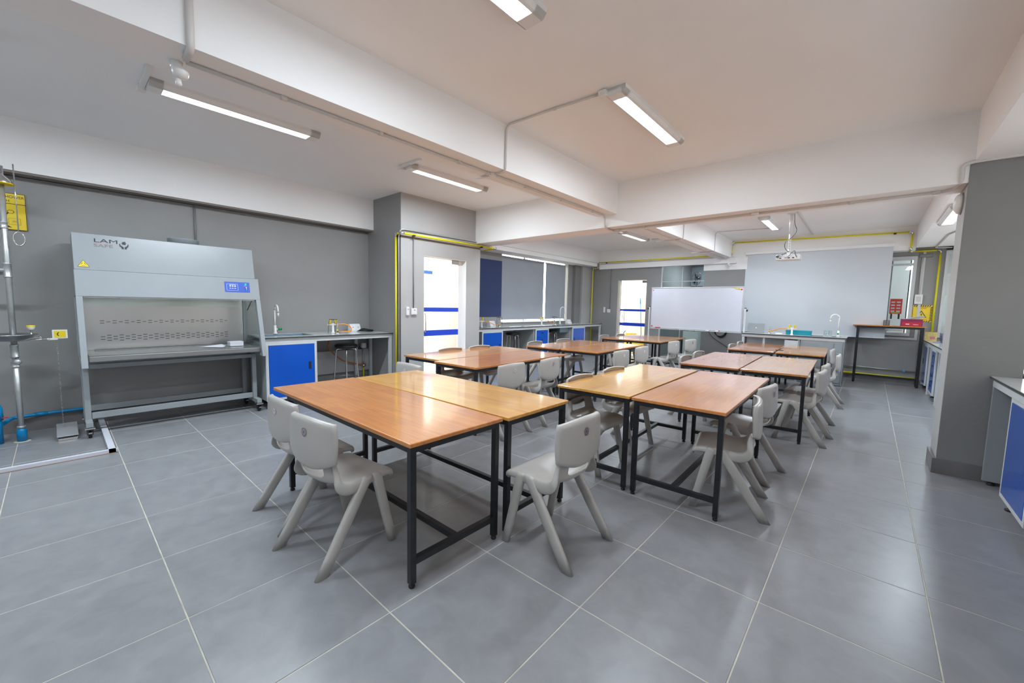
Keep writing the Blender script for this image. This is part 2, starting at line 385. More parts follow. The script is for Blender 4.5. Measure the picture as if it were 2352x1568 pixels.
# column block with the entrance, protruding from the left wall
sbox('column', M_WALL, XL-.15, XC-.001, 1.95, 2.07, 0, H)
dw = MB(); T = .13
dw.box(XC-T, XC, 2.07, 2.37, 0, 2.35).box(XC-T, XC, 3.26, 3.59, 0, 2.35).box(XC-T, XC, 2.37, 3.26, 2.12, 2.35).box(XC-T, XC, 1.951, 2.07, 0, 2.35)
struct('wall_entrance', dw, M_WALLL)
sbox('trim_underside_shade', M_BAND, XC-T, XC+.003, 1.95, 3.585, 2.35, 2.375)  # dark strip stands in for the shaded underside of the wall above
sbox('wall_above_entrance', M_WALLL, XC-T, XC+.001, 1.951, 3.59, 2.375, H)
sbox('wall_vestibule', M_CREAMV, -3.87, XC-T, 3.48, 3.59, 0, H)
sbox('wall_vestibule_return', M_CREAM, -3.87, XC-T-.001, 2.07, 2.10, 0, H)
# window alcove
wl = MB()
wl.box(XW-.15, XW, 3.59, 5.36, 0, H).box(XW-.15, XW, 8.10, 9.35, 0, H).box(XW-.15, XW, 5.36, 8.10, 0, .96).box(XW-.15, XW, 5.36, 8.10, 2.57, H)
struct('wall_window_side', wl, M_WALL)
sbox('beam.001', M_WHITE, XW, -3.42, 3.86, 9.2, 2.58, H)
sbox('trim_3', M_WHITE, XW, -3.36, 3.86, 9.2, 2.545, 2.64)
sbox('trim_4', M_WHITE, XW-.15, XW+.03, 5.365, 8.095, .961, .975)
# cross beam, two long beams
sbox('beam.002', M_WHITE, XW, 3.80, 3.47, 3.86, 2.44, H)
sbox('beam.003', M_WHITE, -.22, .085, -3.03, 3.47, 2.60, H)
sbox('beam.004', M_WHITE, -.22, .13, 3.86, 9.2, 2.60, H)
sbox('beam.005', M_WHITE, 3.235, XR, -3.03, 3.47, 2.60, H)
sbox('beam.006', M_WHITE, 3.235, 3.78, 3.86, 9.2, 2.60, H)
# far wall: low beam, door wall, glass partition, wall behind the screen
sbox('beam.007', M_WHITE, XW, .20, 9.2, 9.5, 2.60, H)
sbox('beam.008', M_WHITE, .20, 3.235, 9.2, 9.5, 2.56, H)
sbox('trim_5', M_WHITE, XW+.4, .25, 9.10, 9.2, 2.47, 2.60)
YB = 9.2
fw = MB(); fw.box(XW, -2.776, YB, YB+.13, 0, 2.60).box(-1.926, -1.535, YB, YB+.13, 0, 2.60).box(-2.776, -1.926, YB, YB+.13, 2.14, 2.60)
struct('wall_far_door', fw, M_WALL)
sbox('wall_far_low', M_WALL, -.455, .47, YB, YB+.12, 0, 2.32)
sbox('trim_6', M_WHITE, -.48, .47, YB-.02, YB+.3, 2.32, 2.60)
fb = MB(); fb.box(.32, 2.80, 9.5, 9.62, 0, 2.57).box(2.80, 3.29, 9.5, 9.62, 0, .93).box(2.80, 3.29, 9.5, 9.62, 2.47, 2.57).box(3.29, 3.66, 9.5, 9.62, 0, 2.57).box(3.66, XR, 9.5, 9.62, 0, .93).box(3.66, XR, 9.5, 9.62, 2.55, 2.62)
fb.box(3.235, XR, 9.5, 9.62, 2.57, H)
struct('wall_back', fb, M_WALL)
sbox('wall_screen_return', M_WALL, .30, .33, YB+.12, 9.62, 0, 2.57)
skirting('baseboard_back', [(.33, 9.5, 3.50, 9.5, 0, -1), (-.455, YB, .47, YB, 0, -1), (-1.926, YB, -1.535, YB, 0, -1), (-3.5, YB, -2.776, YB, 0, -1)], .10)
# pillar on the right side
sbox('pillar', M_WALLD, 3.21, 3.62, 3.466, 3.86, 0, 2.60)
sbox('pillar_lit_skin', M_WALLL, 3.2075, 3.21, 3.47, 3.86, .13, 2.42)  # lighter colour paints in the light falling on this side face
pk = empty('baseboard_pillar', kind='structure')
bx('tile', M_SKIRT, 3.185, 3.62, 3.455, 3.47, 0, .13, pk, .0015); bx('tile', M_SKIRT, 3.185, 3.2075, 3.47, 3.86, 0, .13, pk, .0015)
# pilaster in the far corner of the alcove
sbox('pillar.001', M_WALLL, XW, -3.60, 8.62, 9.2, 0, 2.545)
sbox('pillar.002', M_WALLD, XW, -3.66, 8.33, 8.60, 0, 2.545)
# right wall and the wall behind the camera
rw = MB(); rw.box(XR, XR+.15, -3.03, 9.62, 0, .95).box(XR, XR+.15, -3.03, 9.62, 2.5, H)
for a, b in ((-3.03, -2.6), (.3, .7), (3.3, 4.1), (6.9, 7.2), (9.3, 9.62)): rw.box(XR, XR+.15, a, b, .95, 2.5)
struct('wall_right', rw, M_WALL)
for n, (a, b) in enumerate(((-2.6, .3), (.7, 3.3), (4.1, 6.9), (7.2, 9.3))):
    o = empty('window_%d' % (n+3), kind='structure'); f = MB()
    f.box(XR-.01, XR+.05, a, b, .95, 1.0).box(XR-.01, XR+.05, a, b, 2.45, 2.5).box(XR-.01, XR+.05, a, a+.05, 1.0, 2.45).box(XR-.01, XR+.05, b-.05, b, 1.0, 2.45).box(XR-.01, XR+.05, (a+b)/2-.025, (a+b)/2+.025, 1.0, 2.45)
    obj('frame', f, M_FRAME, o)
    bx('blind', M_BLINDT, XR+.06, XR+.064, a+.02, b-.02, 1.0, 2.48, o)
sbox('wall_behind', M_WALLL, -3.73, XR+.15, -3.18, -3.03, 0, H)

# outside beyond the doors and windows: pale ground and a white facade with a blue stripe
sbox('ground', M_CREAM, -14, -3.9, -4, 16, -.12, -.01)
sbox('ground.001', M_CREAM, -3.9, -1.95, 9.52, 12.5, -.07, -.005)
sbox('ground.002', M_CREAM, -3.9, XC-.2, 2.1, 3.48, -.02, .001)
sbox('wall_facade', M_CREAM, -6.6, -6.4, 3.0, 8.6, 0, 4.2)
sbox('trim_7', M_TAPEB, -6.4, -6.38, 3.0, 8.6, 2.18, 2.26)
sbox('trim_8', M_BODY, -6.4, -6.385, 3.0, 8.6, 1.62, 1.64)
sbox('wall_outer_far', M_CREAMV, -3.9, -1.9, 11.9, 12.1, 0, 3.4)
sbox('trim_9', M_BODY, -2.90, -2.885, 11.88, 11.9, 0, 3.4)
# rooms behind the far glass
sbox('floor_next_room', M_TILE, -1.9, 5.2, 9.62, 13.2, -.05, -.002)
sbox('floor_next_room.001', M_TILE, -1.52, -.46, 9.33, 9.62, -.05, -.002)
sbox('ceiling_next_room', M_WHITE, -1.9, 5.2, 9.5, 13.2, 2.9, 3.0)
nb = MB(); nb.box(-1.95, -1.86, 9.33, 13.2, 0, 3.0).box(-1.9, 5.2, 12.6, 12.75, 0, 3.0).box(5.1, 5.2, 9.62, 13.2, 0, 3.0)
struct('wall_next_room', nb, M_WALL)
sbox('pillar.003', M_WALLL, -.62, -.1, 10.9, 11.3, 0, 2.9)
sbox('wall_next_room_side', M_WALLL, .33, .45, 9.62, 12.6, 0, 2.9)
sbox('pillar.004', M_WALL, 3.0, 3.28, 11.2, 11.5, 0, 2.9)
sbox('wall_corridor', M_WHITE, 3.30, 3.42, 11.2, 12.6, 0, 2.9)

# ------------------------------------------------------------------ doors
def glass_door(name, axis, base, a0, a1, ztop, hinge_low, stripes, handle_at):
    # axis 'x': door lies in plane x=base, spans y a0..a1 ; axis 'y': plane y=base, spans x
    d = empty(name, kind='structure')
    def B(nm, m, p0, p1, q0, q1, z0, z1, par=d, bev=0):
        if axis == 'x': return bx(nm, m, p0, p1, q0, q1, z0, z1, par, bev)
        return bx(nm, m, q0, q1, p0, p1, z0, z1, par, bev)
    g = B('glass_pane', M_GLASS, base-.005, base+.005, a0, a1, .01, ztop)
    s = 1 if axis == 'x' else -1
    for z0, z1 in stripes: B('stripe', M_TAPEB, base+s*.006, base+s*.008, a0, a1, z0, z1)
    h0 = a1-.16
    B('hinge', M_CHROME, base-.014, base+.014, h0, a1, ztop-.07, ztop-.005, d, .003)
    B('hinge', M_CHROME, base-.014, base+.014, h0, a1, .01, .075, d, .003)
    # pull handle, both sides
    for sg in (1, -1):
        y = handle_at
        z0, z1 = stripes[1][1]-.02, stripes[0][0]-.03
        pts = [(0, 0, z1), (sg*.055, 0, z1), (sg*.055, 0, z0), (0, 0, z0)]
        P = [((base+p[0], y+p[1]*1, p[2]) if axis == 'x' else (y, base+p[0], p[2])) for p in pts]
        obj('handle', MB().tube(bend(P, .05), .011, 10), M_CHROME, d)
    return d
glass_door('door_1', 'x', -2.735, 2.375, 3.17, 2.115, True, ((1.235, 1.305), (.835, .93)), 2.44)
glass_door('door_2', 'y', 9.30, -2.72, -1.93, 2.135, True, ((1.275, 1.335), (.86, .95)), -2.62)
o = tag(bx('door_stop_post', M_WHITE, XC-.13, XC-.10, 3.17, 3.26, 0, 2.12), kind='structure'); o.name = 'trim_10'
sbox('trim_13', M_WHITE, XC-.13, XC-.002, 3.252, 3.2601, 0, 2.12)
sbox('trim_14', M_CREAM, XC-.13, XC-.002, 2.3699, 3.25, 2.112, 2.1201)
sbox('trim_11', M_CREAM, -2.776, -2.72, YB+.002, YB+.128, 0, 2.14)

# ------------------------------------------------------------------ windows
w1 = empty('window_1', kind='structure')
f = MB()
for a, b in ((5.36, 5.38), (6.28, 6.32), (8.085, 8.10)): f.box(XW-.14, XW-.10, a, b, .965, 2.57)
f.box(XW-.14, XW-.10, 5.36, 8.10, .965, .985).box(XW-.14, XW-.10, 5.36, 8.10, 2.56, 2.57)
obj('frame', f, M_FRAME, w1)
bx('pane', M_GLASS, XW-.125, XW-.118, 5.38, 6.28, .985, 2.56, w1); bx('pane', M_GLASS, XW-.125, XW-.118, 6.32, 8.085, .985, 2.56, w1)
for n, (a, b) in enumerate(((5.365, 7.03), (7.12, 8.03))):
    bl = empty('roller_blind', (XW-.05, (a+b)/2, 2.50), 0, ('wide' if n == 0 else 'narrow') + ' grey roller blind pulled down over the window above the workbench', 'blind', 'grey roller blinds of the alcove window')
    hw = (b-a)/2
    bx('fabric', M_BLIND, -.002, .002, -hw, hw, -1.455, 0, bl)
    obj('tube', MB().tube([(-.01, -hw, -.005), (-.01, hw, -.005)], .022, 12), M_BLIND, bl)
    bx('bottom_bar', M_BLIND, -.006, .006, -hw, hw, -1.475, -1.455, bl, .002)

w2 = empty('window_2', kind='structure')
f = MB(); y0, y1 = 9.475, 9.52
f.box(2.80, 2.85, y0, y1, .93, 2.47).box(3.24, 3.29, y0, y1, .93, 2.47).box(2.85, 3.24, y0, y1, .93, .99).box(2.85, 3.24, y0, y1, 2.40, 2.47).box(2.85, 3.24, y0+.01, y1, 2.30, 2.34)
obj('frame', f, M_FRAME, w2); bx('pane', M_GLASS, 2.85, 3.24, 9.498, 9.504, .99, 2.40, w2)
bx('handle', M_CHROME, 2.92, 3.18, 9.44, 9.46, 1.03, 1.05, w2, .003); bx('latch', M_WPL, 2.90, 2.99, 9.45, 9.475, 1.02, 1.07, w2, .004)
fr = MB(); fr.box(2.76, 3.40, 9.485, 9.50, .86, .90).box(3.36, 3.40, 9.485, 9.50, .90, 2.54)
struct('trim_12', fr, M_FRAME)
w7 = empty('window_7', kind='structure')
f = MB(); f.box(3.66, 3.70, y0, y1, .93, 2.55).box(3.70, XR, y0, y1, .93, .98).box(3.70, XR, y0, y1, 2.50, 2.55).box(3.70, XR, y0, y1, 2.06, 2.12)
obj('frame', f, M_FRAME, w7); bx('pane', M_GLASS, 3.70, XR, 9.498, 9.504, .98, 2.06, w7); bx('pane', M_GLASS, 3.70, XR, 9.498, 9.504, 2.12, 2.50, w7)
bx('blind', M_WHITE, 3.70, XR, 9.56, 9.565, 1.15, 1.72, w7)

# glass partition behind the mobile whiteboard
gp = empty('partition', kind='structure')
bx('post', M_FRAME, -1.535, -1.50, YB, YB+.05, 0, 2.48, gp)
for a, b in ((-1.50, -1.0), (-.995, -.46)): bx('glass_pane', M_GLASS, a, b, YB+.02, YB+.03, 0, 2.47, gp)
bx('clamp', M_FRAME, -1.0, -.98, YB+.01, YB+.04, .10, 2.45, gp)
bx('panel', M_WHITE, -.93, -.46, YB+.10, YB+.13, 0, .80, gp)
bx('rail', M_FRAME, -1.5, -.46, YB+.015, YB+.035, 2.07, 2.085, gp)
o = empty('window_8', kind='structure')
bx('frame', M_CREAM, -1.75, -.65, 12.50, 12.58, 1.55, 1.60, o); bx('frame', M_CREAM, -.72, -.66, 12.50, 12.58, 1.6, 2.6, o); bx('blind', M_BLIND, -1.85, -.72, 12.54, 12.55, 1.90, 2.75, o)
bx('pane', M_CREAM, -1.75, -.72, 12.555, 12.56, 1.6, 1.9, o)

# ------------------------------------------------------------------ ceiling lights
def make_light():
    t = empty('ceiling_light')
    L = .625; W = .088
    poly = [(-W, .055), (-W, .03), (-W*.8, .008), (-W*.62, 0), (-W*.62, .035), (W*.62, .035), (W*.62, 0), (W*.8, .008), (W, .03), (W, .055)]
    hs = MB().prism(poly, 'y', -L, L)
    obj('housing', hs, M_WPL, t)
    for s in (-1, 1):
        e = MB().prism([(-W, .055), (-W, .03), (-W*.8, .008), (-W*.62, 0), (W*.62, 0), (W*.8, .008), (W, .03), (W, .055)], 'y', s*L, s*(L-.085))
        obj('end_cap', e, M_WPL, t)
    for s in (-1, 1):
        obj('tube', MB().tube([(s*.026, -L+.09, .019), (s*.026, L-.09, .019)], .012, 8), M_TUBE, t)
    lv = MB()
    for k in range(34):
        y = -L+.10+k*(2*L-.20)/33
        lv.box(-W*.62, W*.62, y-.0008, y+.0008, .0, .009)
    lo = obj('louver_blade', lv, M_CHROME, t); lo['kind'] = 'stuff'
    return t
proto_light = make_light()
def light_at(x, y, z, label, first=[True], rz=0, k=1.0):
    if first[0]:
        first[0] = False; o = proto_light; o.location = (x, y, z-.055); tag(o, label, 'light', 'louvred ceiling lights')
    else:
        o = dup(proto_light, (x, y, z-.055), rz, label, 'louvred ceiling lights')
    ld = bpy.data.lights.new('batten_light', 'AREA'); ld.shape = 'RECTANGLE'; ld.size = .10; ld.size_y = 1.06; ld.energy = LAMP_W*(1.25 if y > 3.5 else (1.42 if x < 0 else .82)); ld.color = LAMP_COL
    lo = bpy.data.objects.new('batten_light', ld); C.objects.link(lo); lo.location = (x, y, z-.058)
    return o
proto_light['category'] = 'light'
light_at(-1.525, -.345, H, 'long louvred ceiling light over the fume cabinet, on a white conduit stub')
light_at(-1.525, 1.96, H, 'louvred ceiling light beside the grey entrance column')
light_at(1.145, -.26, H, 'louvred ceiling light cut off by the top edge of the photo')
light_at(1.145, 1.95, H, 'louvred ceiling light in the middle bay, fed by an angled conduit')
light_at(-1.43, 7.25, H, 'small distant louvred ceiling light beyond the cross beam, near the alcove window')
light_at(1.18, 7.36, H, 'distant louvred ceiling light beside the projector pole')
light_at(3.36, 5.80, 2.60, 'louvred light under the side beam, half hidden by the grey pillar')
light_at(-1.48, 4.7, H, 'added louvred fill light, unseen above the cross beam by the alcove')  # unseen pair above the cross beam, added because the room needs their light
light_at(1.18, 4.85, H, 'added louvred fill light, unseen above the cross beam by the pillar')
light_at(-1.525, -2.35, H, 'added louvred fill light, unseen behind the camera by the fume cabinet wall')  # unseen pair behind the camera, added as fill for the front bays
light_at(1.9, -2.4, H, 'added louvred fill light, unseen behind the camera near the side windows')
light_at(-.9, 11.2, 2.9, 'added unseen louvred light for the room behind the glass partition')  # remaining fixtures are unseen, added to brighten the rooms beyond the far wall
light_at(2.0, 10.6, 2.9, 'added unseen louvred light for the corridor behind the projection wall')
light_at(3.9, 10.4, 2.9, 'added unseen louvred light for the corridor behind the back windows')

# ------------------------------------------------------------------ lab tables
def leg_sq(x, y, z0, z1, s=.016): return MB().box(x-s, x+s, y-s, y+s, z0, z1)
def table(cx, cy, wdt, rz, wood_m, label, L=1.74, group='black framed lab tables'):
    t = empty('lab_table', (cx, cy, 0), R(rz), label, 'table', group)
    hw = wdt/2
    obj('tabletop', MB().box(-hw, hw, -.008, L, .701, .723), wood_m, t, .004)
    lx = hw-.030; y0, y1 = .022, 1.50; zt = .701
    for x in (-lx, lx):
        for y in (y0, y1):
            l = obj('leg', leg_sq(x, y, .022, zt), M_BLACK, t, .002)
            obj('foot', MB().lathe([(.014, 0), (.016, .004), (.016, .012), (.010, .014), (.010, .023)], (x, y, 0), 10), M_RUBBER, l)
    for x in (-lx, lx): bx('apron', M_BLACK, x-.016, x+.016, y0+.016, y1-.016, zt-.032, zt, t, .002)
    for y in (y0, y1): bx('apron', M_BLACK, -lx+.016, lx-.016, y-.016, y+.016, zt-.032, zt, t, .002)
    for y in (y0, y1): bx('stretcher', M_BLACK, -lx+.016, lx-.016, y-.016, y+.016, .115, .147, t, .002)
    bx('stretcher', M_BLACK, -.016, .016, y0+.016, y1-.016, .115, .147, t, .002)
    return t
table(1.158, -.165, .625, 90, W_OR, 'front lab table with an orange-brown varnished top, the one largest in view')
table(1.178, .482, .625, 90.5, W_YE, 'lab table with a pale yellow varnished top, pushed against the front orange-brown table')
table(1.115, 1.215, .625, 2, W_YE, 'lab table with a glossy golden top, joined to the orange one in the middle row')
table(1.757, 1.225, .62, 1.6, W_OR, 'lab table with an orange top, joined to the glossy golden one, chipped black leg')
table(1.335, 3.44, .63, 2.5, W_RE, 'lab table with a reddish top, second pair from the middle toward the teaching desk')
table(1.965, 3.475, .605, 2, W_BR, 'lab table with a dull tan top and pale front edge, beside the reddish one')
table(1.27, 5.94, .655, 2.5, W_RE, 'red-brown lab table in the pair before the teaching desk, a pen lying on it')
table(1.93, 5.96, .62, 2, W_BR, 'lab table with a stained brown top, in the pair just before the teaching desk')
table(-1.30, 1.36, .665, 2.2, W_BR, 'lab table with a light brown top, closest to the entrance door')
table(-.61, 1.295, .66, 2.2, W_OR, 'lab table with an orange-red top, beside the one closest to the entrance door')
table(-1.13, 3.53, .625, 3, W_RE, 'lab table with a red-brown top, by the long blue workbench, second pair from the entrance')
table(-.49, 3.58, .62, 3, W_OR, 'lab table with an orange-brown top, inner one of the second pair from the entrance')
table(-1.24, 6.15, .60, 3, W_RE, 'lab table with a brown top, by the far blue striped door', L=1.68)
table(-.62, 6.2, .64, 3, W_BR, 'lab table with a brown top, just in front of the mobile whiteboard', L=1.66)

# ------------------------------------------------------------------ chairs
def make_chair():
    t = empty('stacking_chair')
    prof = [ # y, z, half width, wrap, skirt, droop
        (.226, .372, .165, 0, .010, 0), (.238, .386, .180, 0, .014, 0), (.234, .407, .190, 0, .022, 0), (.212, .420, .195, 0, .030, 0), (.16, .426, .197, .003, .034, 0), (.08, .420, .196, .006, .040, 0),
        (.0, .409, .196, .012, .058, 0), (-.055, .403, .196, .020, .066, 0), (-.095, .409, .195, .032, .064, 0), (-.124, .428, .193, .044, .058, 0),
        (-.140, .458, .178, .058, .044, 0), (-.146, .492, .166, .058, .034, 0), (-.147, .535, .163, .048, .028, 0), (-.144, .565, .168, .038, .026, 0)]
    backp = [(-.128, .552, .192, .020, .003, .044), (-.148, .543, .198, .024, .008, .046), (-.164, .550, .203, .028, .020, .046), (-.168, .577, .205, .030, .026, .034), (-.167, .62, .206, .030, .027, .014), (-.165, .665, .206, .029, .027, 0),
        (-.163, .703, .204, .028, .027, -.004), (-.162, .730, .201, .027, .026, -.009), (-.158, .743, .198, .026, .020, -.013), (-.146, .750, .194, .025, .010, -.014), (-.132, .745, .190, .024, .003, -.013)]
    us = [-1, -.93, -.8, -.6, -.4, -.25, -.1, .1, .25, .4, .6, .8, .93, 1]
    def shell(P, hole=None, th=.007):
        n = len(P); rows = []
        for i, (y, z, hw, wr, sk, dr) in enumerate(P):
            a = P[max(i-1, 0)]; b = P[min(i+1, n-1)]; d = Vector((0, b[0]-a[0], b[1]-a[1])).normalized()
            nrm = Vector((0, -d.z, d.y))         # to the left of travel (front -> up the back)
            if i < 3 and P is prof: nrm = Vector((0, .2, 1)).normalized()
            nrm = -nrm if (nrm.z < 0 and P is prof and i < 8) else nrm
            if P is prof and i >= 8 and nrm.y < 0: nrm = -nrm
            if P is backp: nrm = Vector((0, 1, .05)).normalized()
            row = []
            c = Vector((0, y, z))
            for u in us:
                row.append(c + Vector((hw*u, 0, -dr*(1-u*u))) + nrm*wr*abs(u)**2.6)
            e0, e1 = row[0], row[-1]
            q = -1 if P is backp else 1; t0 = .004 if P is backp else .010
            row = [e0 + Vector((-t0, 0, 0)) - nrm*sk*.25*q] + row + [e1 + Vector((t0, 0, 0)) - nrm*sk*.25*q]
            row = [e0 + Vector((-t0*1.2, 0, 0)) - nrm*sk*q] + row + [e1 + Vector((t0*1.2, 0, 0)) - nrm*sk*q]
            rows.append(row)
        m = len(rows[0]); mb = MB(); fs = []
        for i in range(n-1):
            for j in range(m-1):
                if hole and hole(i, j, m): continue
                fs.append((i*m+j, i*m+j+1, (i+1)*m+j+1, (i+1)*m+j))
        mb.add([v for r_ in rows for v in r_], fs, True)
        return mb
    def hole(i, j, m):
        uj = j-2
        return i in (10, 11) and 3 <= uj <= 9
    def sh(name, mb, m):
        o = put(name, mb.mesh(name, m), t)
        s = o.modifiers.new('solid', 'SOLIDIFY'); s.thickness = .011; s.offset = 0
        ss = o.modifiers.new('sub', 'SUBSURF'); ss.levels = 1; ss.render_levels = 1
        return o
    sh('seat', shell(prof, hole), M_CHAIR)
    sh('backrest', shell(backp), M_CHAIR)
    # central neck web joining seat and backrest
    def leg(sx, front):
        if front: top = Vector((sx*.198, .118, .432)); bot = Vector((sx*.214, .214, 0)); a0, a1 = .030, .024
        else: top = Vector((sx*.198, .066, .432)); bot = Vector((sx*.214, -.215, 0)); a0, a1 = .036, .034
        mb = MB(); vs = []; fr_ = (0, .012, .035, .2, .4, .6, .8, 1.0); K = len(fr_); n = 12
        for k, f in enumerate(fr_):
            c = top.lerp(bot, f); q_ = (.45, .8, 1)[min(k, 2)]; ax = (a0+(a1-a0)*f)*q_; bxr = (.020-.004*f)*q_
            for q in range(n):
                th = 2*math.pi*q/n; ce, se = math.cos(th), math.sin(th)
                sgn = lambda v: (abs(v)**.65)*(1 if v >= 0 else -1)
                vs.append((c.x+sgn(se)*bxr, c.y+sgn(ce)*ax, c.z))
        fs = []
        for k in range(K-1):
            for q in range(n): fs.append((k*n+q, k*n+(q+1) % n, (k+1)*n+(q+1) % n, (k+1)*n+q))
        mb.add(vs, fs, True); o = len(mb.v)-K*n
        mb.f.append(tuple(o+q for q in range(n))); mb.sm.append(False); mb.f.append(tuple(o+(K-1)*n+q for q in range(n))); mb.sm.append(False)
        return mb
    for sx in (-1, 1):
        for fr in (True, False): obj('leg', leg(sx, fr), M_CHAIR, t)
    st = MB().lathe([(.0, 0), (.024, 0)], (0, 0, 0), 20, 'y')
    so = obj('sticker', st, M_STICK, t); so.location = (.0, -.1722, .690); so.rotation_euler = (R(-2), 0, 0)
    return t
chair0 = make_chair(); chair0['category'] = 'chair'; _first = [True]
GCH = 'grey plastic chairs around the lab tables'
def chair(x, y, deg, label):
    # x, y: middle of the four feet; deg: heading of the sitter measured from +Y, counter-clockwise
    if _first[0]:
        _first[0] = False; chair0.location = (x, y, 0); chair0.rotation_euler = (0, 0, R(deg)); tag(chair0, label, 'chair', GCH); return chair0
    return dup(chair0, (x, y, 0), R(deg), label, GCH)
chair(.528, -.53, 6.7, 'foremost grey plastic chair, whole frame in view, at the long side of the front table')
chair(.0, -.49, 1, 'grey plastic chair directly behind the foremost chair, seat tucked under the front table')
chair(1.414, .367, 90, 'grey plastic chair alone at the short end of the front tables, its back in view')
chair(-.77, .95, 0, 'grey plastic chair between the front tables and the light brown table by the entrance door')
chair(2.03, 1.61, 101, 'grey plastic chair at the open side of the middle orange table, sticker facing out')
chair(1.99, 2.33, 83, 'grey plastic chair second along the open side of the middle orange table')
chair(.93, 1.54, -90, 'grey plastic chair under the golden table, nearer the front pair')
chair(.91, 2.2, -92, 'grey plastic chair under the golden table, farther along its side')
chair(-.20, 1.62, 91, 'grey plastic chair at the orange-red table, back to the camera, first from the front')
chair(-.21, 2.30, 96, 'grey plastic chair at the orange-red table, back to the camera, second from the front')
chair(-1.50, 2.08, -90, 'grey plastic chair between the entrance door and the light brown table, first')
chair(-1.50, 2.64, -91, 'grey plastic chair between the entrance column and the light brown table, second')
chair(-1.46, 3.92, -88, 'grey plastic chair by the blue drawers, at the second pair from the entrance')
chair(-1.47, 4.78, -92, 'grey plastic chair before the second kneehole stool, at the second pair from the entrance')
chair(-.05, 3.82, 88, 'grey plastic chair on the inner side of the second pair from the entrance, first')
chair(-.10, 4.62, 88, 'grey plastic chair on the inner side of the second pair from the entrance, second')
chair(-1.53, 6.45, -90, 'grey plastic chair by the end of the long workbench, near the yellow pipe')
chair(-1.52, 7.2, -90, 'grey plastic chair before the far blue striped door')
chair(-.18, 6.25, 84, 'grey plastic chair below the whiteboard, first of the two at that table end')
chair(-.11, 7.0, 80, 'grey plastic chair below the whiteboard, second of the two at that table end')
chair(1.05, 3.93, -90, 'grey plastic chair on the aisle side of the reddish table, first')
chair(1.0, 4.62, -91, 'grey plastic chair on the aisle side of the reddish table, second')
chair(1.0, 6.5, -90, 'grey plastic chair on the aisle side of the pair before the teaching desk, first')
chair(.96, 7.3, -90, 'grey plastic chair on the aisle side of the pair before the teaching desk, second')
chair(2.235, 3.77, 86, 'grey plastic chair at the tan topped table, first along the clear aisle')
chair(2.22, 4.45, 87, 'grey plastic chair at the tan topped table, second along the clear aisle')
chair(2.26, 6.0, 91, 'grey plastic chair at the stained brown table, pulled out toward the tall table')
chair(2.14, 6.98, 88, 'grey plastic chair at the stained brown table, beside the teaching desk sink')

# ------------------------------------------------------------------ biosafety / fume cabinet on castors
hood = empty('fume_cabinet', (0, 0, 0), 0, 'tall pale blue-grey fume cabinet on castors with a stainless work chamber', 'cabinet')
Y0, Y1 = -1.39, .135
def hx(z): return -2.73 - (z-.74)*.2114       # slanted front line
# upper enclosure
obj('upper_panel', MB().prism([(-3.45, 1.618), (hx(1.618)-.018, 1.618), (hx(1.968)-.018, 1.968), (-3.45, 1.968)], 'y', Y0+.004, Y1-.03), M_CAB, hood, .004)
lp = obj('lower_panel', MB().prism([(-3.40, 1.365), (hx(1.365), 1.365), (hx(1.617), 1.617), (-3.40, 1.617)], 'y', Y0, Y1), M_CAB, hood, .005)
bx('rear_cover', M_CAB, -3.47, -3.45, Y0+.01, Y1-.04, .72, 1.96, hood)
bx('chamber_back', M_STEEL, -3.42, -3.40, Y0+.05, Y1-.05, .80, 1.365, hood)
bx('chamber_ceiling', M_STEEL, -3.40, -2.90, Y0+.05, Y1-.05, 1.355, 1.364, hood)
sl = MB(); 
for i in range(24):
    y = -1.20+i*1.10/23
    sl.box(-3.3995, -3.398, y-.015, y+.015, 1.096, 1.101) if i % 2 else sl.box(-3.3995, -3.398, y-.016, y+.016, 1.108, 1.113)
    if not i % 2: sl.box(-3.3995, -3.398, y-.016, y+.016, 1.084, 1.089)
    for k in range(3 if i % 2 else 2):
        z = .955-.028*k - (0 if i % 2 else .014); sl.box(-3.3995, -3.398, y-.017, y+.017, z-.0028, z+.0028)
o = obj('vent_slot', sl, M_INK, hood); o['kind'] = 'stuff'
# worktop tray
obj('work_tray', MB().prism([(-3.42, .80), (-3.42, .745), (-2.775, .745), (-2.765, .755), (-2.765, .797), (-2.775, .803), (-2.80, .800)], 'y', Y0+.055, Y1-.02), M_STEEL, hood, .003)
bx('grille_channel', M_GPIPE, -3.38, -3.26, Y0+.12, Y1-.10, .795, .806, hood, .002)
# side frames: slanted front posts, rear posts, glass cheeks
for y, s in ((Y0, 1), (Y1, -1)):
    ya, yb = y, y+s*.045
    fp = MB().prism([(hx(.72)-.01, .70), (hx(.72)+.045, .70), (hx(1.365), 1.366), (hx(1.365)-.055, 1.366)], 'y', min(ya, yb), max(ya, yb))
    obj('side_post', fp, M_CAB, hood, .003)
    bx('side_post', M_CAB, -3.45, -3.405, min(ya, yb), max(ya, yb), .70, 1.366, hood, .003)
    bx('side_rail', M_CAB, -3.45, -2.74, min(ya, yb), max(ya, yb), .70, .745, hood, .003)
    g = MB().prism([(-3.40, .75), (hx(.8)-.03, .75), (hx(1.36)-.05, 1.362), (-3.40, 1.362)], 'y', y+s*.02, y+s*.026)
    obj('side_glass', g, M_GLASS, hood)
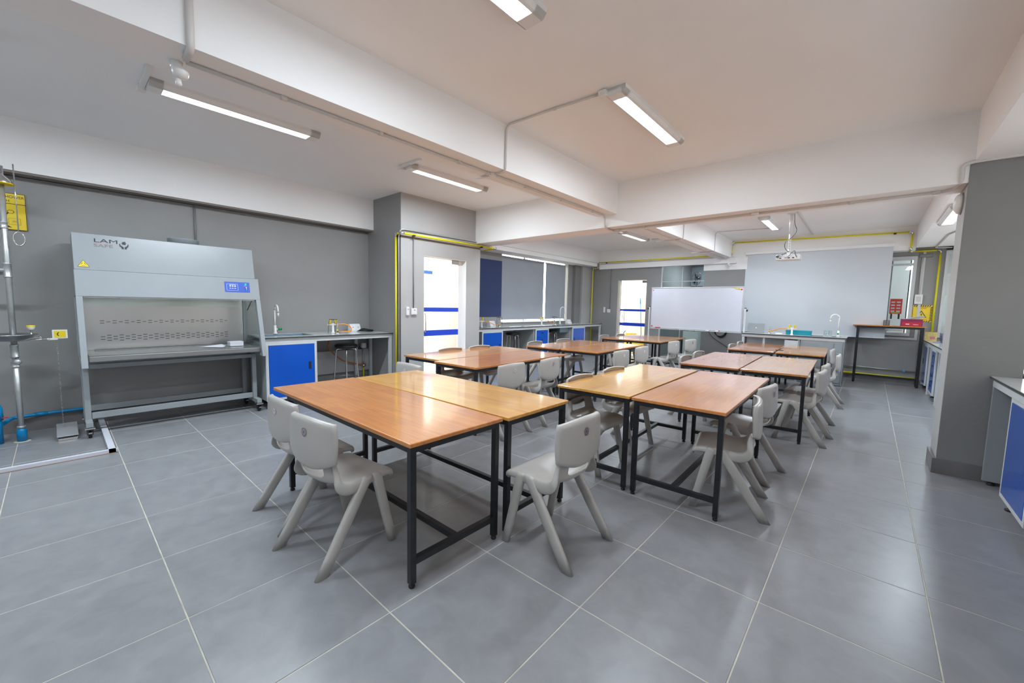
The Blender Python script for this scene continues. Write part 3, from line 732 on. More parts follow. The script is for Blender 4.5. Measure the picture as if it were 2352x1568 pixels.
# underframe
for y in (Y0+.03, Y1-.05):
    for x in (-3.43, -3.02): bx('leg', M_CAB, x-.022, x+.022, y-.022, y+.022, .15, .70, hood, .003)
    bx('side_beam', M_CAB, -3.46, -2.84, y-.025, y+.025, .105, .155, hood, .003)
for x in (-3.43, -3.02): bx('long_rail', M_CAB, x-.02, x+.02, Y0+.055, Y1-.075, .155, .215, hood, .003)
for x in (-3.43, -3.02): bx('long_rail', M_CAB, x-.02, x+.02, Y0+.055, Y1-.075, .655, .70, hood, .003)
for y in (Y0+.03, Y1-.05):
    for x in (-3.38, -2.875):
        c = obj('caster', MB().lathe([(.0, -.013), (.030, -.013), (.034, -.009), (.034, .009), (.030, .013), (.0, .013)], (x, y, .034), 18, 'y'), M_RUBBER, hood)
        fk = MB().box(x-.022, x+.022, y-.021, y-.016, .03, .078).box(x-.022, x+.022, y+.016, y+.021, .03, .078).box(x-.026, x+.026, y-.024, y+.024, .075, .088)
        obj('fork', fk, M_RUBBER, c); bx('mounting_plate', M_CHROME, x-.045, x+.045, y-.035, y+.035, .090, .103, c)
        obj('brake_pedal', MB().box(x+.03, x+.055, y-.012, y+.012, .05, .062), M_CHROME, c)
for y in (-1.13, -.10):
    obj('lamp_dome', MB().lathe([(.0, -.014), (.04, -.010), (.05, 0), (.05, .006)], (-2.95, y, 1.360), 18), M_WPL, hood)
obj('exhaust_collar', MB().lathe([(.14, 0), (.14, .055), (.145, .06), (.135, .06), (.135, .0)], (-3.2, -.52, 1.966), 28), M_CAB, hood)
bx('glass_sash', M_GLASS, -2.93, -2.925, Y0+.06, Y1-.06, 1.28, 1.363, hood)
# lettering on the slanted face
def hf(y, z, off=.002): return Vector((hx(z)-.018+off, y, z))
tilt = math.atan(.2114)
ang = Matrix.Rotation(-tilt, 4, 'Y')
def ftext(nm, body, y, z, size, m, sx=1.0, off=.0015, low=False):
    p = Vector((hx(z)+(0 if low else -.018)+off, y, z))
    return text(nm, body, size, m, hood, Matrix.Translation(p) @ ang @ Matrix(((0,0,1,0),(1,0,0,0),(0,1,0,0),(0,0,0,1))), sx=sx)
ftext('lettering', 'LAM', -1.245, 1.893, .052, M_INK, 1.75)
ftext('lettering', 'SAFE', -1.245, 1.848, .042, M_BAND, 1.55)
def fbox(nm, m, y0, y1, z0, z1, low=False, t0=.0, t1=.0015, par=hood):
    o = -0.0 if low else -.018
    pts = [(hx(z0)+o+t0, z0), (hx(z0)+o+t1, z0), (hx(z1)+o+t1, z1), (hx(z1)+o+t0, z1)]
    return obj(nm, MB().prism(pts, 'y', y0, y1), m, par)
fbox('logo_rule', M_PINK, -1.245, -1.075, 1.884, 1.886)
# emblem: two cupped hands holding a ball of dots
em = MB()
def fdisc(y, z, r, n=10):
    c = [hf(y, z)+Vector((.0008, 0, 0))]; ring = [hf(y+r*math.cos(2*math.pi*k/n), z+r*math.sin(2*math.pi*k/n))+Vector((.0008, 0, 0)) for k in range(n)]
    em.add(ring, [tuple(range(n))])
for (yy, zz, rr) in ((-1.035, 1.912, .006), (-1.023, 1.916, .006), (-1.041, 1.902, .005), (-1.029, 1.903, .007), (-1.017, 1.906, .005), (-1.035, 1.894, .005), (-1.022, 1.895, .006)): fdisc(yy, zz, rr)
def fpoly(pts): em.add([hf(a, b)+Vector((.0008, 0, 0)) for a, b in pts], [tuple(range(len(pts)))])
for s in (-1, 1):
    q = lambda a, b: (-1.029+s*a, b)
    P = [q(.028, 1.896), q(.024, 1.880), q(.012, 1.872), q(.003, 1.864), q(.004, 1.846), q(.018, 1.846), q(.020, 1.860), q(.032, 1.872), q(.034, 1.897)]
    fpoly(P if s > 0 else P[::-1])
obj('logo_emblem', em, M_INK, hood)
tri = MB()
def ftri(a, off, m, nm):
    t_ = MB(); cy, cz = -1.322, 1.665; pts = [(cy-a, cz-a*.5), (cy+a, cz-a*.5), (cy, cz+a*1.15)]
    t_.add([hf(p, q_)+Vector((off, 0, 0)) for p, q_ in pts], [(0, 1, 2)]); return obj(nm, t_, m, hood)
ftri(.040, .0006, M_INK, 'warning_triangle'); ftri(.036, .0012, M_YELB, 'warning_triangle')
em2 = MB(); em = em2
for k in range(3):
    a = math.pi/2+k*2*math.pi/3; yy, zz = -1.322+.010*math.cos(a), 1.668+.010*math.sin(a)
    pts = []
    for j in range(12):
        b = a-2.3+4.6*j/11; pts.append((yy+.0105*math.cos(b), zz+.0105*math.sin(b)))
    for j in range(11, -1, -1):
        b = a-1.9+3.8*j/11; pts.append((yy+.003*math.cos(a)+.007*math.cos(b), zz+.003*math.sin(a)+.007*math.sin(b)))
    for j in range(11):
        em2.add([hf(*pts[j])+Vector((.0018,0,0)), hf(*pts[j+1])+Vector((.0018,0,0)), hf(*pts[22-j])+Vector((.0018,0,0)), hf(*pts[23-j])+Vector((.0018,0,0))], [(0,1,2,3)])
fdisc(-1.322, 1.668, .004)
obj('biohazard_sign', em2, M_INK, hood)
cp = fbox('control_panel', M_PANELB, -.215, .035, 1.452, 1.570, True, 0, .003)
def pbox(nm, m, a, b, c, d): return fbox(nm, m, a, b, c, d, True, .003, .0045, cp)
for (a, b, c, d) in ((-.195, -.085, 1.545, 1.547), (-.195, -.085, 1.470, 1.472), (-.195, -.193, 1.472, 1.545), (-.087, -.085, 1.472, 1.545)): pbox('print_line', M_PAPER, a, b, c, d)
pbox('print_text', M_PAPER, -.170, -.105, 1.536, 1.540); pbox('print_text', M_PAPER, -.022, .004, 1.528, 1.531)
for k in range(3):
    y = -.162+.024*k
    obj('button', MB().lathe([(.0, .008), (.008, .008), (.0095, .005), (.0095, 0)], (0,0,0), 14, 'x'), M_WPL, cp, loc=(hx(1.52)+.004, y, 1.520))
    pbox('button_label', M_PAPER, y-.007, y+.007, 1.492, 1.499)
obj('pilot_lamp', MB().lathe([(.0, .009), (.008, .007), (.010, 0)], (0,0,0), 14, 'x'), M_LED, cp, loc=(hx(1.55)+.003, -.004, 1.548))
obj('key_switch', MB().lathe([(.0, .012), (.010, .012), (.011, 0)], (0,0,0), 14, 'x'), M_CHROME, cp, loc=(hx(1.5)+.003, -.002, 1.506))
bx('key', M_CHROME, hx(1.5)+.012, hx(1.5)+.020, -.004, .000, 1.478, 1.512, cp)
g = tag(bx('drain_gas_strut', M_BLACK, -3.30, -3.296, Y1-.04, Y1-.036, 1.30, 1.306, hood)); g.name = 'gas_strut'
bpy.data.objects.remove(g)
pipe('gas_strut', [(-2.93, Y1-.07, 1.36), (-3.12, Y1-.07, 1.24)], .005, M_BLACK, parent=hood)

pg = MB().add([(-3.13, -.45, .806), (-2.96, -.24, .806), (-3.02, -.20, .816), (-3.12, -.22, .83), (-3.16, -.30, .812)], [(0,1,2,3,4)]); pg.add([(-3.13, -.45, .804), (-2.96, -.24, .804), (-3.02, -.20, .814), (-3.12, -.22, .828), (-3.16, -.30, .810)], [(4,3,2,1,0)])
tag(obj('paper_sheets', pg, M_PAPER), 'loose white paper sheets lying on the steel tray of the fume cabinet', 'paper')
b_ = empty('carton', (-3.08, -.085, .804), R(4), 'small white carton standing on the steel tray of the fume cabinet', 'box')
bx('body', M_PAPER, -.05, .05, -.07, .07, 0, .052, b_, .002); bx('lid', M_PAPER, -.0515, .0515, -.0715, .0715, .036, .054, b_, .002)

# ------------------------------------------------------------------ emergency shower and eyewash
sh = empty('emergency_shower', (-3.16, -1.79, 0), 0, 'steel emergency shower and eyewash on a tall pipe beside the yellow sign', 'shower')
def SP(nm, pts, r, m=M_CHROME, rad=.02, n=14): return obj(nm, MB().tube(bend(pts, rad), r, n), m, sh)
SP('lower_pipe', [(0, 0, .12), (0, 0, .80)], .021, M_PIPEST); SP('upper_pipe', [(0, .0, .78), (0, .005, 2.5)], .021, M_PIPEST)
obj('floor_socket', MB().lathe([(.034, 0), (.034, .10), (.030, .115), (.024, .125)], (0,0,0), 20), M_BPVC, sh)
obj('floor_collar', MB().lathe([(.055, 0), (.055, .004), (.036, .006)], (0,0,0), 20), M_GROUT, sh)
for z, r, h in ((.13, .0255, .02), (.79, .026, .12), (.70, .027, .05), (1.52, .026, .13), (1.955, .025, .06)):
    obj('coupling', MB().lathe([(r, 0), (r+.003, .003), (r+.003, .012), (r, .015), (r, h-.012), (r+.003, h-.01), (r+.003, h), (r*.9, h)], (0, 0, z), 18), M_PIPEST, sh)
SP('feed_pipe', [(0, 0, 1.585), (-.02, -.5, 1.585)], .018, M_PIPEST)
SP('shower_arm', [(0, 0, 2.46), (.30, -.05, 2.50), (.30, -.05, 2.42)], .016)
obj('shower_head', MB().lathe([(.02, .09), (.03, .07), (.055, .045), (.085, .0), (.082, -.004), (.0, -.004)], (.02, .0, 2.345), 26), M_CHROME, sh)
obj('head_rim', MB().lathe([(.083, .004), (.088, .0), (.088, -.006), (.080, -.006)], (.02, .0, 2.345), 26), M_YELB, sh)
SP('head_pipe', [(.02, .0, 2.40), (.01, .0, 2.47), (0, 0, 2.50)], .014)
SP('pull_rod', [(.06, .085, 2.52), (.06, .085, 1.93)], .0045)
ring = [(.06, .085+.034*math.sin(a), 1.868+.060*math.cos(a)) for a in [2*math.pi*k/26 for k in range(26)]]
obj('pull_ring', MB().tube(ring, .0045, 8, False, True), M_CHROME, sh)
obj('basin', MB().lathe([(.0, -.060), (.06, -.058), (.13, -.035), (.165, -.004), (.172, .0), (.170, .006), (.16, .0), (.125, -.028), (.06, -.048), (.0, -.050)], (.06, -.02, 1.005), 36), M_STEEL, sh)
SP('spray_arm', [(.05, .0, .94), (.08, .11, .97), (.08, .11, 1.03)], .008)
sc_ = obj('eyewash_head', MB().lathe([(.008, 0), (.020, .018), (.026, .035), (.026, .038)], (.08, .11, 1.035), 16), M_WPL, sh)
obj('dust_cap', MB().lathe([(.026, 0), (.028, .004), (.028, .014), (.0, .016)], (.08, .11, 1.073), 16), M_YELB, sc_)
SP('lever_rod', [(.0, .02, .945), (.03, .22, .955)], .007); SP('lever_rod', [(.0, .02, .965), (.03, .17, .972)], .005)
fl = bx('push_flag', M_WPL, .026, .032, .235, .335, .955, 1.04, sh, .010); bx('flag_arm', M_WPL, .026, .032, .205, .27, .943, .962, fl, .003)
bx('flag_print', M_YELB, .0322, .0335, .247, .323, .965, 1.03, fl, .002)
pr = MB(); 
for k in range(8):
    a0, a1 = 1.9+k*.3, 2.2+k*.3; pr.add([(.0337, .285+.020*math.cos(a0), .998+.020*math.sin(a0)), (.0337, .285+.020*math.cos(a1), .998+.020*math.sin(a1)), (.0337, .285+.013*math.cos(a1), .998+.013*math.sin(a1)), (.0337, .285+.013*math.cos(a0), .998+.013*math.sin(a0))], [(0,1,2,3)])
obj('flag_print', pr, M_INK, fl)
obj('drain_elbow', MB().lathe([(.0, -.03), (.022, -.02), (.029, 0), (.022, .02), (0, .03)], (.03, .012, .755), 16), M_PIPEST, sh)
ch = MB()
for k in range(46):
    z = .10+k*.0185; c = Vector((.045, .262, z)); rr = .0065
    lk = [c+(Vector((math.cos(a)*.0045, 0, math.sin(a)*.012)) if k % 2 else Vector((0, math.cos(a)*.0045, math.sin(a)*.012))) for a in [2*math.pi*q/8 for q in range(8)]]
    ch.tube(lk, .0012, 4, False, True)
o = obj('chain', ch, M_CHROME, sh); o['kind'] = 'stuff'
tp = obj('foot_pedal', MB().prism([(-.10, .10), (.235, .045), (.235, .038), (-.10, .093)], 'y', .215, .355), M_ALU, sh, .002)
bx('pedal_base', M_CHROME, -.10, .235, .222, .348, 0, .022, tp, .003)
bx('plate', M_GPIPE, -.36, -.35, -.25, -.02, 1.6, 1.95, sh)

sg = empty('safety_sign', (XL+.012, -1.83, 0), 0, 'yellow emergency shower sign on the grey wall, cut by the photo edge', 'sign')
bx('board', M_YELB, 0, .004, -.17, .17, 1.99, 2.335, sg, .004)
MY = bpy.data.materials['yellow plastic']
def SB(a, b, c, d, m=M_INK): return bx('printed_bar', m, .004, .0055, a, b, c, d, sg)
SB(-.17, .17, 2.233, 2.238)
for a in (-.17, .165): SB(a, a+.004, 1.99, 2.335)
SB(-.17, .17, 1.99, 1.994); SB(-.17, .17, 2.331, 2.335)
text('lettering', 'EMERGENCY SHOWER', .036, M_INK, sg, frame_x((.0045, -.160, 2.288)), sx=.88)
text('lettering', '& EYEWASH', .036, M_INK, sg, frame_x((.0045, -.10, 2.250)), sx=.88)
fg = MB()
def P2(pts): fg.add([(.0056, a, b) for a, b in pts], [tuple(range(len(pts)))])
def D2(y, z, r, n=16): P2([(y+r*math.cos(2*math.pi*k/n), z+r*math.sin(2*math.pi*k/n)) for k in range(n)])
D2(-.03, 2.150, .024)                                       # head
P2([(-.07, 2.233), (.0, 2.233), (.02, 2.195), (-.07, 2.21)])   # shower head
P2([(-.08, 2.02), (-.08, 2.12), (.0, 2.12), (.035, 2.135), (.055, 2.155), (.062, 2.148), (.03, 2.105), (.005, 2.07), (.03, 2.045), (.075, 2.01), (-.02, 2.02)])
for k in range(14):
    a0, a1 = 2*math.pi*k/14, 2*math.pi*(k+1)/14; Q = lambda a, r: (.0056, .072+r*math.cos(a), 2.160+r*.8*math.sin(a))
    fg.add([Q(a0, .022), Q(a1, .022), Q(a1, .018), Q(a0, .018)], [(0,1,2,3)])
obj('pictogram', fg, M_INK, sg)
for (a, b, c, d) in ((.055, .13, 2.098, 2.100), (.055, .13, 2.040, 2.042), (.055, .057, 2.04, 2.10), (.128, .13, 2.04, 2.10), (.075, .11, 2.064, 2.068), (.08, .105, 2.076, 2.079)): SB(a, b, c, d, M_BAND)
# floor edging round the shower
ed = MB().prism([(-2.235, 0), (-2.20, 0), (-2.20, .030), (-2.235, .030)], 'y', -3.0, -1.222); ed.prism([(XL+.012, 0), (XL+.012, .03), (-2.20, .03), (-2.20, 0)][::-1], 'y', -1.275, -1.23)
ed_o = tag(obj('floor_edging', ed, M_TAPE), 'low white edging strip on the floor around the shower corner', 'edging')
bx('glue_line', M_BRNLINE, -2.198, -2.188, -3.0, -1.222, 0, .003, ed_o)
bx('glue_line', M_BRNLINE, XL+.02, -2.188, -1.232, -1.222, 0, .003, ed_o)
# blue water pipes
bp = empty('water_pipe', (0,0,0), 0, 'blue plastic water pipe running low along the grey wall', 'pipe')
pipe('pipe_run', [(-3.20, -1.915, .165), (-3.50, -1.86, .165), (XL+.035, -1.70, .165), (XL+.035, .12, .175)], .017, M_BPVC, parent=bp, n=10)
obj('riser', MB().tube([(-3.19, -1.925, 0), (-3.19, -1.925, .36)], .027, 12), M_BPVC, bp); obj('valve', MB().tube([(-3.19, -1.925, .22), (-3.19, -1.925, .34)], .036, 12), M_BPVC, bp)
bx('valve_handle', M_RED, -3.19, -3.17, -1.925, -1.86, .235, .243, bp, .002)
obj('coupling', MB().tube([(XL+.035, -1.72, .165), (XL+.035, -1.63, .166)], .021, 12), M_BPVC, bp); obj('coupling', MB().tube([(XL+.035, -.03, .174), (XL+.035, .02, .174)], .021, 12), M_BPVC, bp)

# ------------------------------------------------------------------ workbenches
def cabinet(name, par_loc, rz, w_, d_, z0, z1, label, blue, cat='cabinet', doors=1, handle='v', hside=1, drawers=0, group=None):
    # local: front faces +X at x=0, runs along +Y 0..w_, depth to -X
    t = empty(name, par_loc, rz, label, cat, group)
    bx('body', M_BODY, -d_, -.020, 0.002, w_-.002, z0, z1, t, .002)
    fr = MB().box(-.022, 0, 0, .032, z0, z1).box(-.022, 0, w_-.032, w_, z0, z1).box(-.022, 0, .032, w_-.032, z1-.03, z1).box(-.022, 0, .032, w_-.032, z0, z0+.03)
    obj('face_frame', fr, M_FRAME, t, .002)
    a, b, c, d = .034, w_-.034, z0+.032, z1-.032
    if drawers:
        h = (d-c)/drawers
        for k in range(drawers):
            f_ = bx('drawer', blue, -.018, .002, a, b, c+k*h+.0015, c+(k+1)*h-.0015, t, .002)
            bx('handle', M_RUBBER, .001, .006, (a+b)/2-.035, (a+b)/2+.035, c+(k+1)*h-.075, c+(k+1)*h-.05, f_, .003)
    else:
        for k in range(doors):
            a_, b_ = a+(b-a)*k/doors+.001, a+(b-a)*(k+1)/doors-.001
            f_ = bx('door', blue, -.018, .002, a_, b_, c, d, t, .002)
            y = b_-.06 if hside > 0 else a_+.06
            bx('handle', M_RUBBER, .001, .006, y-.017, y+.017, (c+d)/2+.00, (c+d)/2+.10, f_, .004)
    for y in (.03, w_-.03):
        for x in (-.05, -d_+.05): obj('foot', MB().lathe([(.022, 0), (.024, .004), (.024, .012), (.010, .016), (.010, z0)], (x, y, 0), 12), M_RUBBER, t)
    return t
def worktop(name, loc, rz, L, d_, z, label, sinks=(), t_=.018, legs=(), group=None, rails=True):
    t = empty(name, loc, rz, label, 'worktop', group)
    mb = MB(); ys = [0]; 
    holes = sorted(sinks); cur = 0
    for (a, b, xa, xb) in holes:
        mb.box(-d_, .02, cur, a, z-t_, z); mb.box(xb, .02, a, b, z-t_, z); mb.box(-d_, xa, a, b, z-t_, z); cur = b
    mb.box(-d_, .02, cur, L, z-t_, z)
    obj('top', mb, M_TOP, t)
    bx('front_edge', M_EDGE, .0201, .0225, 0, L, z-t_, z-.001, t)
    for (a, b, xa, xb) in holes:
        s_ = MB().box(xa, xb, a, b, z-.20, z-.19).box(xa, xa+.006, a, b, z-.19, z-.002).box(xb-.006, xb, a, b, z-.19, z-.002).box(xa, xb, a, a+.006, z-.19, z-.002).box(xa, xb, b-.006, b, z-.19, z-.002)
        sk = obj('sink_basin', s_, M_SINK, t); obj('drain', MB().lathe([(.0, 0), (.025, 0), (.028, .003)], ((xa+xb)/2, (a+b)/2, z-.19), 16), M_CHROME, sk)
    if rails:
        bx('front_rail', M_FRAME, -.03, 0, 0, L, z-t_-.055, z-t_, t, .002); bx('rear_rail', M_FRAME, -d_+.01, -d_+.04, 0, L, z-t_-.055, z-t_, t, .002)
    for (y, x) in legs:
        l = bx('leg', M_FRAME, x-.022, x+.022, y-.022, y+.022, .02, z-t_-.055, t, .002)
        obj('foot', MB().lathe([(.02, 0), (.02, .012), (.010, .015), (.010, .02)], (x, y, 0), 10), M_RUBBER, l)
    return t
def gooseneck(loc, rz, label, h=.36, reach=.13, bent=True):
    t = empty('tap', loc, rz, label, 'tap', 'white laboratory taps')
    obj('base', MB().lathe([(.028, 0), (.028, .012), (.018, .03), (.016, .12)], (0,0,0), 16), M_WPL, t)
    pts = [(0,0,.10), (0,0,h-.07)]
    for k in range(9):
        a = math.pi*k/8; pts.append((reach/2-reach/2*math.cos(a), 0, h-.07+reach/2*math.sin(a)))
    pts += [(reach, 0, h-.11)]
    obj('spout', MB().tube(pts, .011, 12), M_WPL, t)
    obj('nozzle', MB().lathe([(.012, 0), (.012, -.02), (.008, -.045)], (reach, 0, h-.11), 12), M_WPL, t)
    obj('valve_handle', MB().tube([(0, .015, .065), (0, .038, .065)], .009, 10), M_WPL, t)
    obj('knob', MB().tube([(0, .036, .065), (0, .085, .065)], .016, 12), M_GREEN, t)
    return t
def gas_tap(loc, rz, label, n=2):
    t = empty('gas_tap', loc, rz, label, 'gas tap', 'gas taps with yellow valves')
    obj('column', MB().lathe([(.026, 0), (.026, .01), (.016, .02), (.016, .13), (.02, .14), (0, .145)], (0,0,0), 14), M_WPL, t)
    obj('cross_arm', MB().tube([(0, -.075, .125), (0, .075, .125)], .010, 10), M_WPL, t)
    for y in ((-.045, .045) if n == 2 else (.03,)):
        obj('valve', MB().lathe([(.014, .13), (.014, .16), (.018, .17), (.022, .195), (.022, .20), (0, .20)], (0, y, 0), 14), M_YELB, t)
    return t
def burner(loc, label):
    t = empty('bunsen_burner', loc, 0, label, 'burner', 'bunsen burners')
    obj('base', MB().lathe([(.04, 0), (.042, .008), (.02, .022), (.012, .03)], (0,0,0), 18), M_CHROME, t)
    obj('barrel', MB().lathe([(.008, .02), (.008, .14), (.010, .142), (.010, .15)], (0,0,0), 12), M_CHROME, t)
    obj('collar', MB().lathe([(.012, .04), (.012, .06)], (0,0,0), 12), M_YELB, t)
    return t
def tripod(loc, label):
    t = empty('tripod', loc, 0, label, 'tripod', 'black tripods')
    obj('ring', MB().tube([(.058*math.cos(a), .058*math.sin(a), .20) for a in [2*math.pi*k/20 for k in range(20)]], .003, 6, False, True), M_BLACK, t)
    for k in range(3):
        a = 2*math.pi*k/3+.3; obj('leg', MB().tube([(.056*math.cos(a), .056*math.sin(a), .20), (.075*math.cos(a), .075*math.sin(a), 0)], .003, 6), M_BLACK, t)
    return t
def socket_box(loc, rz, label, n=2):
    t = empty('socket_box', loc, rz, label, 'socket', 'angled bench socket boxes')
    w_ = .085*n
    obj('housing', MB().prism([(-.06, 0), (.05, 0), (-.005, .115), (-.06, .115)], 'y', -w_/2, w_/2), M_WPL, t, .004)
    for k in range(n):
        y = -w_/2+.0425+k*.085
        obj('face_plate', MB().prism([(.047, .012), (.050, .013), (.002, .109), (-.001, .108)], 'y', y-.036, y+.036), M_PAPER, t)
        obj('slot', MB().prism([(.026, .058), (.028, .060), (.024, .068), (.022, .066)], 'y', y-.012, y+.012), M_GPIPE, t)
    return t
def stool(x, y, label, zseat=.74):
    t = empty('lab_stool', (x, y, 0), R(20), label, 'stool', 'black round stools in the kneeholes')
    obj('seat', MB().lathe([(0, zseat), (.13, zseat), (.155, zseat-.008), (.163, zseat-.03), (.158, zseat-.055), (.14, zseat-.062), (0, zseat-.062)], (0,0,0), 30), M_SEATB, t)
    for k in range(4):
        a = math.pi/4+k*math.pi/2; c, s = math.cos(a), math.sin(a)
        obj('leg', MB().tube(bend([(c*.06, s*.06, zseat-.072), (c*.135, s*.135, zseat-.072), (c*.185, s*.185, 0)], .04), .011, 10), M_CHROME, t)
    rr = .163
    obj('foot_ring', MB().tube([(rr*math.cos(2*math.pi*k/30), rr*math.sin(2*math.pi*k/30), .24) for k in range(30)], .008, 8, False, True), M_CHROME, t)
    return t
# bench against the grey wall, beside the fume cabinet
b1 = worktop('worktop', (-2.865, .165, 0), 0, 1.78, .70, .905, 'pale laminate worktop with a blue-grey sink, between the fume cabinet and the entrance column', sinks=[(.06, .66, -.55, -.13)],
    legs=[(1.755, -.025), (1.50, -.62), (1.755, -.62)])
cabinet('base_cabinet', (-2.865, .175, 0), 0, .62, .62, .10, .832, 'bright blue door base cabinet under the sink beside the fume cabinet', M_BLUE, group='blue door base cabinets')
bx('kneehole_panel', M_WALLL, -.66, -.65, .63, 1.76, .25, .60, b1)
gooseneck((-3.42, .47, .905), 0, 'white swan-neck tap with a green knob, over the sink beside the fume cabinet', .40)
gas_tap((-3.20, 1.17, .905), 0, 'gas tap with two yellow valves on the worktop beside the entrance column')
tripod((-3.16, 1.16, .905), 'thin black tripod standing over the gas tap beside the entrance column')
burner((-3.06, 1.17, .905), 'small chrome bunsen burner beside the gas tap near the entrance column')
pipe('gas_hose', [(-3.20, 1.25, 1.03), (-3.20, 1.34, 1.04), (-3.16, 1.42, 1.0), (-3.08, 1.40, .935), (-3.05, 1.21, .932)], .008, M_ORANGE, 'orange rubber hose looping from the gas tap by the entrance column', 'hose', rad=.06)
socket_box((-3.42, 1.62, .905), 0, 'white double socket box at the corner of the worktop by the entrance column')
cabo = MB()
for k in range(5):
    cabo.tube(bend([(-3.28+.01*k, 1.58+.02*k, .915+.008*k), (-3.22, 1.72, .915+.008*k), (-3.26+.01*k, 1.86, .915), (-3.33, 1.74-.01*k, .92+.01*k), (-3.30, 1.60, .912)], .04), .004, 6)
ck = obj('cable_bundle', cabo, M_CABLE); tag(ck, 'black charger cable bundle heaped on the worktop by the double socket', 'cable'); bx('power_brick', M_CABLE, -3.33, -3.25, 1.74, 1.84, .907, .935, ck, .006)
stool(-3.15, 1.34, 'black round stool in the kneehole beside the bright blue cabinet door')
pipe('gas_hose', [(-3.25, 1.13, .80), (-3.40, 1.18, .66), (-3.46, 1.42, .44), (-3.47, 1.70, .36), (-3.46, 1.80, .36)], .010, M_ORANGED, 'dull orange hose sagging behind the stool under the worktop', 'hose', rad=.15)
gv = empty('gas_valve', (-3.50, 1.80, 0), 0, 'wall gas valve with orange hose and yellow tape in the column corner', 'valve')
obj('body', MB().tube([(0,0,.30), (0,0,.62)], .012, 10), M_PIPEST, gv); bx('socket', M_WPL, -.02, .035, -.035, .035, .62, .70, gv, .006); obj('regulator', MB().lathe([(.0, -.02), (.03, -.015), (.03, .015), (0, .02)], (.02, 0, .34), 14, 'x'), M_CHROME, gv)
obj('tape', MB().lathe([(.015, 0), (.015, .012)], (0,0,.285), 12), M_YELB, gv); obj('stub', MB().tube([(0,0,.12), (0,0,.29)], .010, 10), M_YEL, gv)

# long bench in the window alcove (front edge runs from near (-3.09,3.65) to (-3.17,9.06))
RB = math.atan2(.085, 5.4)
def LB(y): return (-3.088 - (y-3.65)*.0157, y, 0)
wt2 = worktop('worktop', LB(3.62), RB, 5.42, .63, .90, 'long pale worktop running below the window blinds', sinks=[(.12, .78, -.50, -.10), (3.42, 4.10, -.50, -.10)], legs=[(5.38, -.025), (5.38, -.58)])
def CB(y0, w_): return (LB(y0)[0]-.002, y0, 0), RB, w_
for (y0, w_, lab, dr) in ((4.13, .62, 'bright blue door cabinet of the long workbench, the one beside the entrance wall', 0), (5.90, .52, 'bright blue drawer unit of the long workbench, between the two stools', 4), (7.50, .63, 'bright blue door cabinet of the long workbench, by the yellow pipe end', 0)):
    loc, rz, ww = CB(y0, w_)
    cabinet('drawer_unit' if dr else 'base_cabinet', loc, rz, ww, .56, .08, .825, lab, M_BLUE, drawers=dr, group='blue units of the long workbench', hside=(1 if y0 < 5 else -1))
for y in (5.86, 7.46, 3.66): bx('gable', M_BODY, LB(y)[0]-.56, LB(y)[0], y-3.62-.01+3.62-0, y+.012, .02, .825)
for o in [x for x in bpy.data.objects if x.name.startswith('gable')]:
    o.parent = wt2; o.matrix_parent_inverse = Matrix.Translation(Vector(LB(3.62))).inverted()
stool(-3.36, 5.35, 'black round stool in the kneehole beside the bright blue drawers, entrance side', .76)
stool(-3.40, 6.92, 'black round stool in the kneehole beside the bright blue drawers, door side', .76)
gooseneck((-3.56, 4.16, .90), 0, 'white swan-neck tap peeping past the entrance wall, over the long workbench', .40, .16)
gooseneck((-3.48, 7.38, .90), R(80), 'white swan-neck tap before the bright edge of the narrow blind', .44, .17)
gas_tap((-3.30, 4.30, .90), 0, 'gas tap with one yellow valve on the long worktop near the entrance wall', 1)
gas_tap((-3.36, 6.42, .90), 0, 'gas tap with two yellow valves below the gap between the blinds')
tripod((-3.38, 4.92, .90), 'thin black tripod below the navy notice board'); tripod((-3.40, 7.02, .90), 'thin black tripod beside the blue bottle below the narrow blind')
burner((-3.38, 4.92, .90), 'small chrome bunsen burner under the tripod below the navy board'); burner((-3.40, 7.02, .90), 'small chrome bunsen burner under the tripod beside the blue bottle')
pipe('gas_hose', [(-3.30, 4.37, 1.03), (-3.32, 4.55, 1.00), (-3.36, 4.75, .94), (-3.38, 4.90, .932)], .008, M_ORANGE, 'orange rubber hose running down below the navy notice board', 'hose', rad=.08)
pipe('gas_hose', [(-3.36, 6.50, 1.03), (-3.36, 6.66, 1.01), (-3.38, 6.85, .945), (-3.40, 7.0, .932)], .008, M_ORANGE, 'orange rubber hose below the narrow blind, falling toward the far tripod', 'hose', rad=.08)
bt_ = empty('wash_bottle', (-3.50, 7.14, .90), 0, 'small pale blue bottle on the long worktop below the narrow blind', 'bottle')
obj('body', MB().lathe([(.03, 0), (.032, .01), (.032, .06), (.012, .075), (.010, .085)], (0,0,0), 14), M_MOP, bt_); obj('cap', MB().lathe([(.012, .083), (.012, .1), (0, .1)], (0,0,0), 12), M_WPL, bt_)
socket_box((-3.55, 4.86, .90), 0, 'white socket box on the long worktop below the navy board', 2); socket_box((-3.52, 7.86, .90), 0, 'white socket box on the long worktop past the swan-neck tap', 2)
nb_ = tag(bx('notice_board', M_NAVY, XW+.001, XW+.019, 4.30, 5.35, 1.105, 2.375, None, .003), 'navy felt notice board beside the window blinds', 'board')

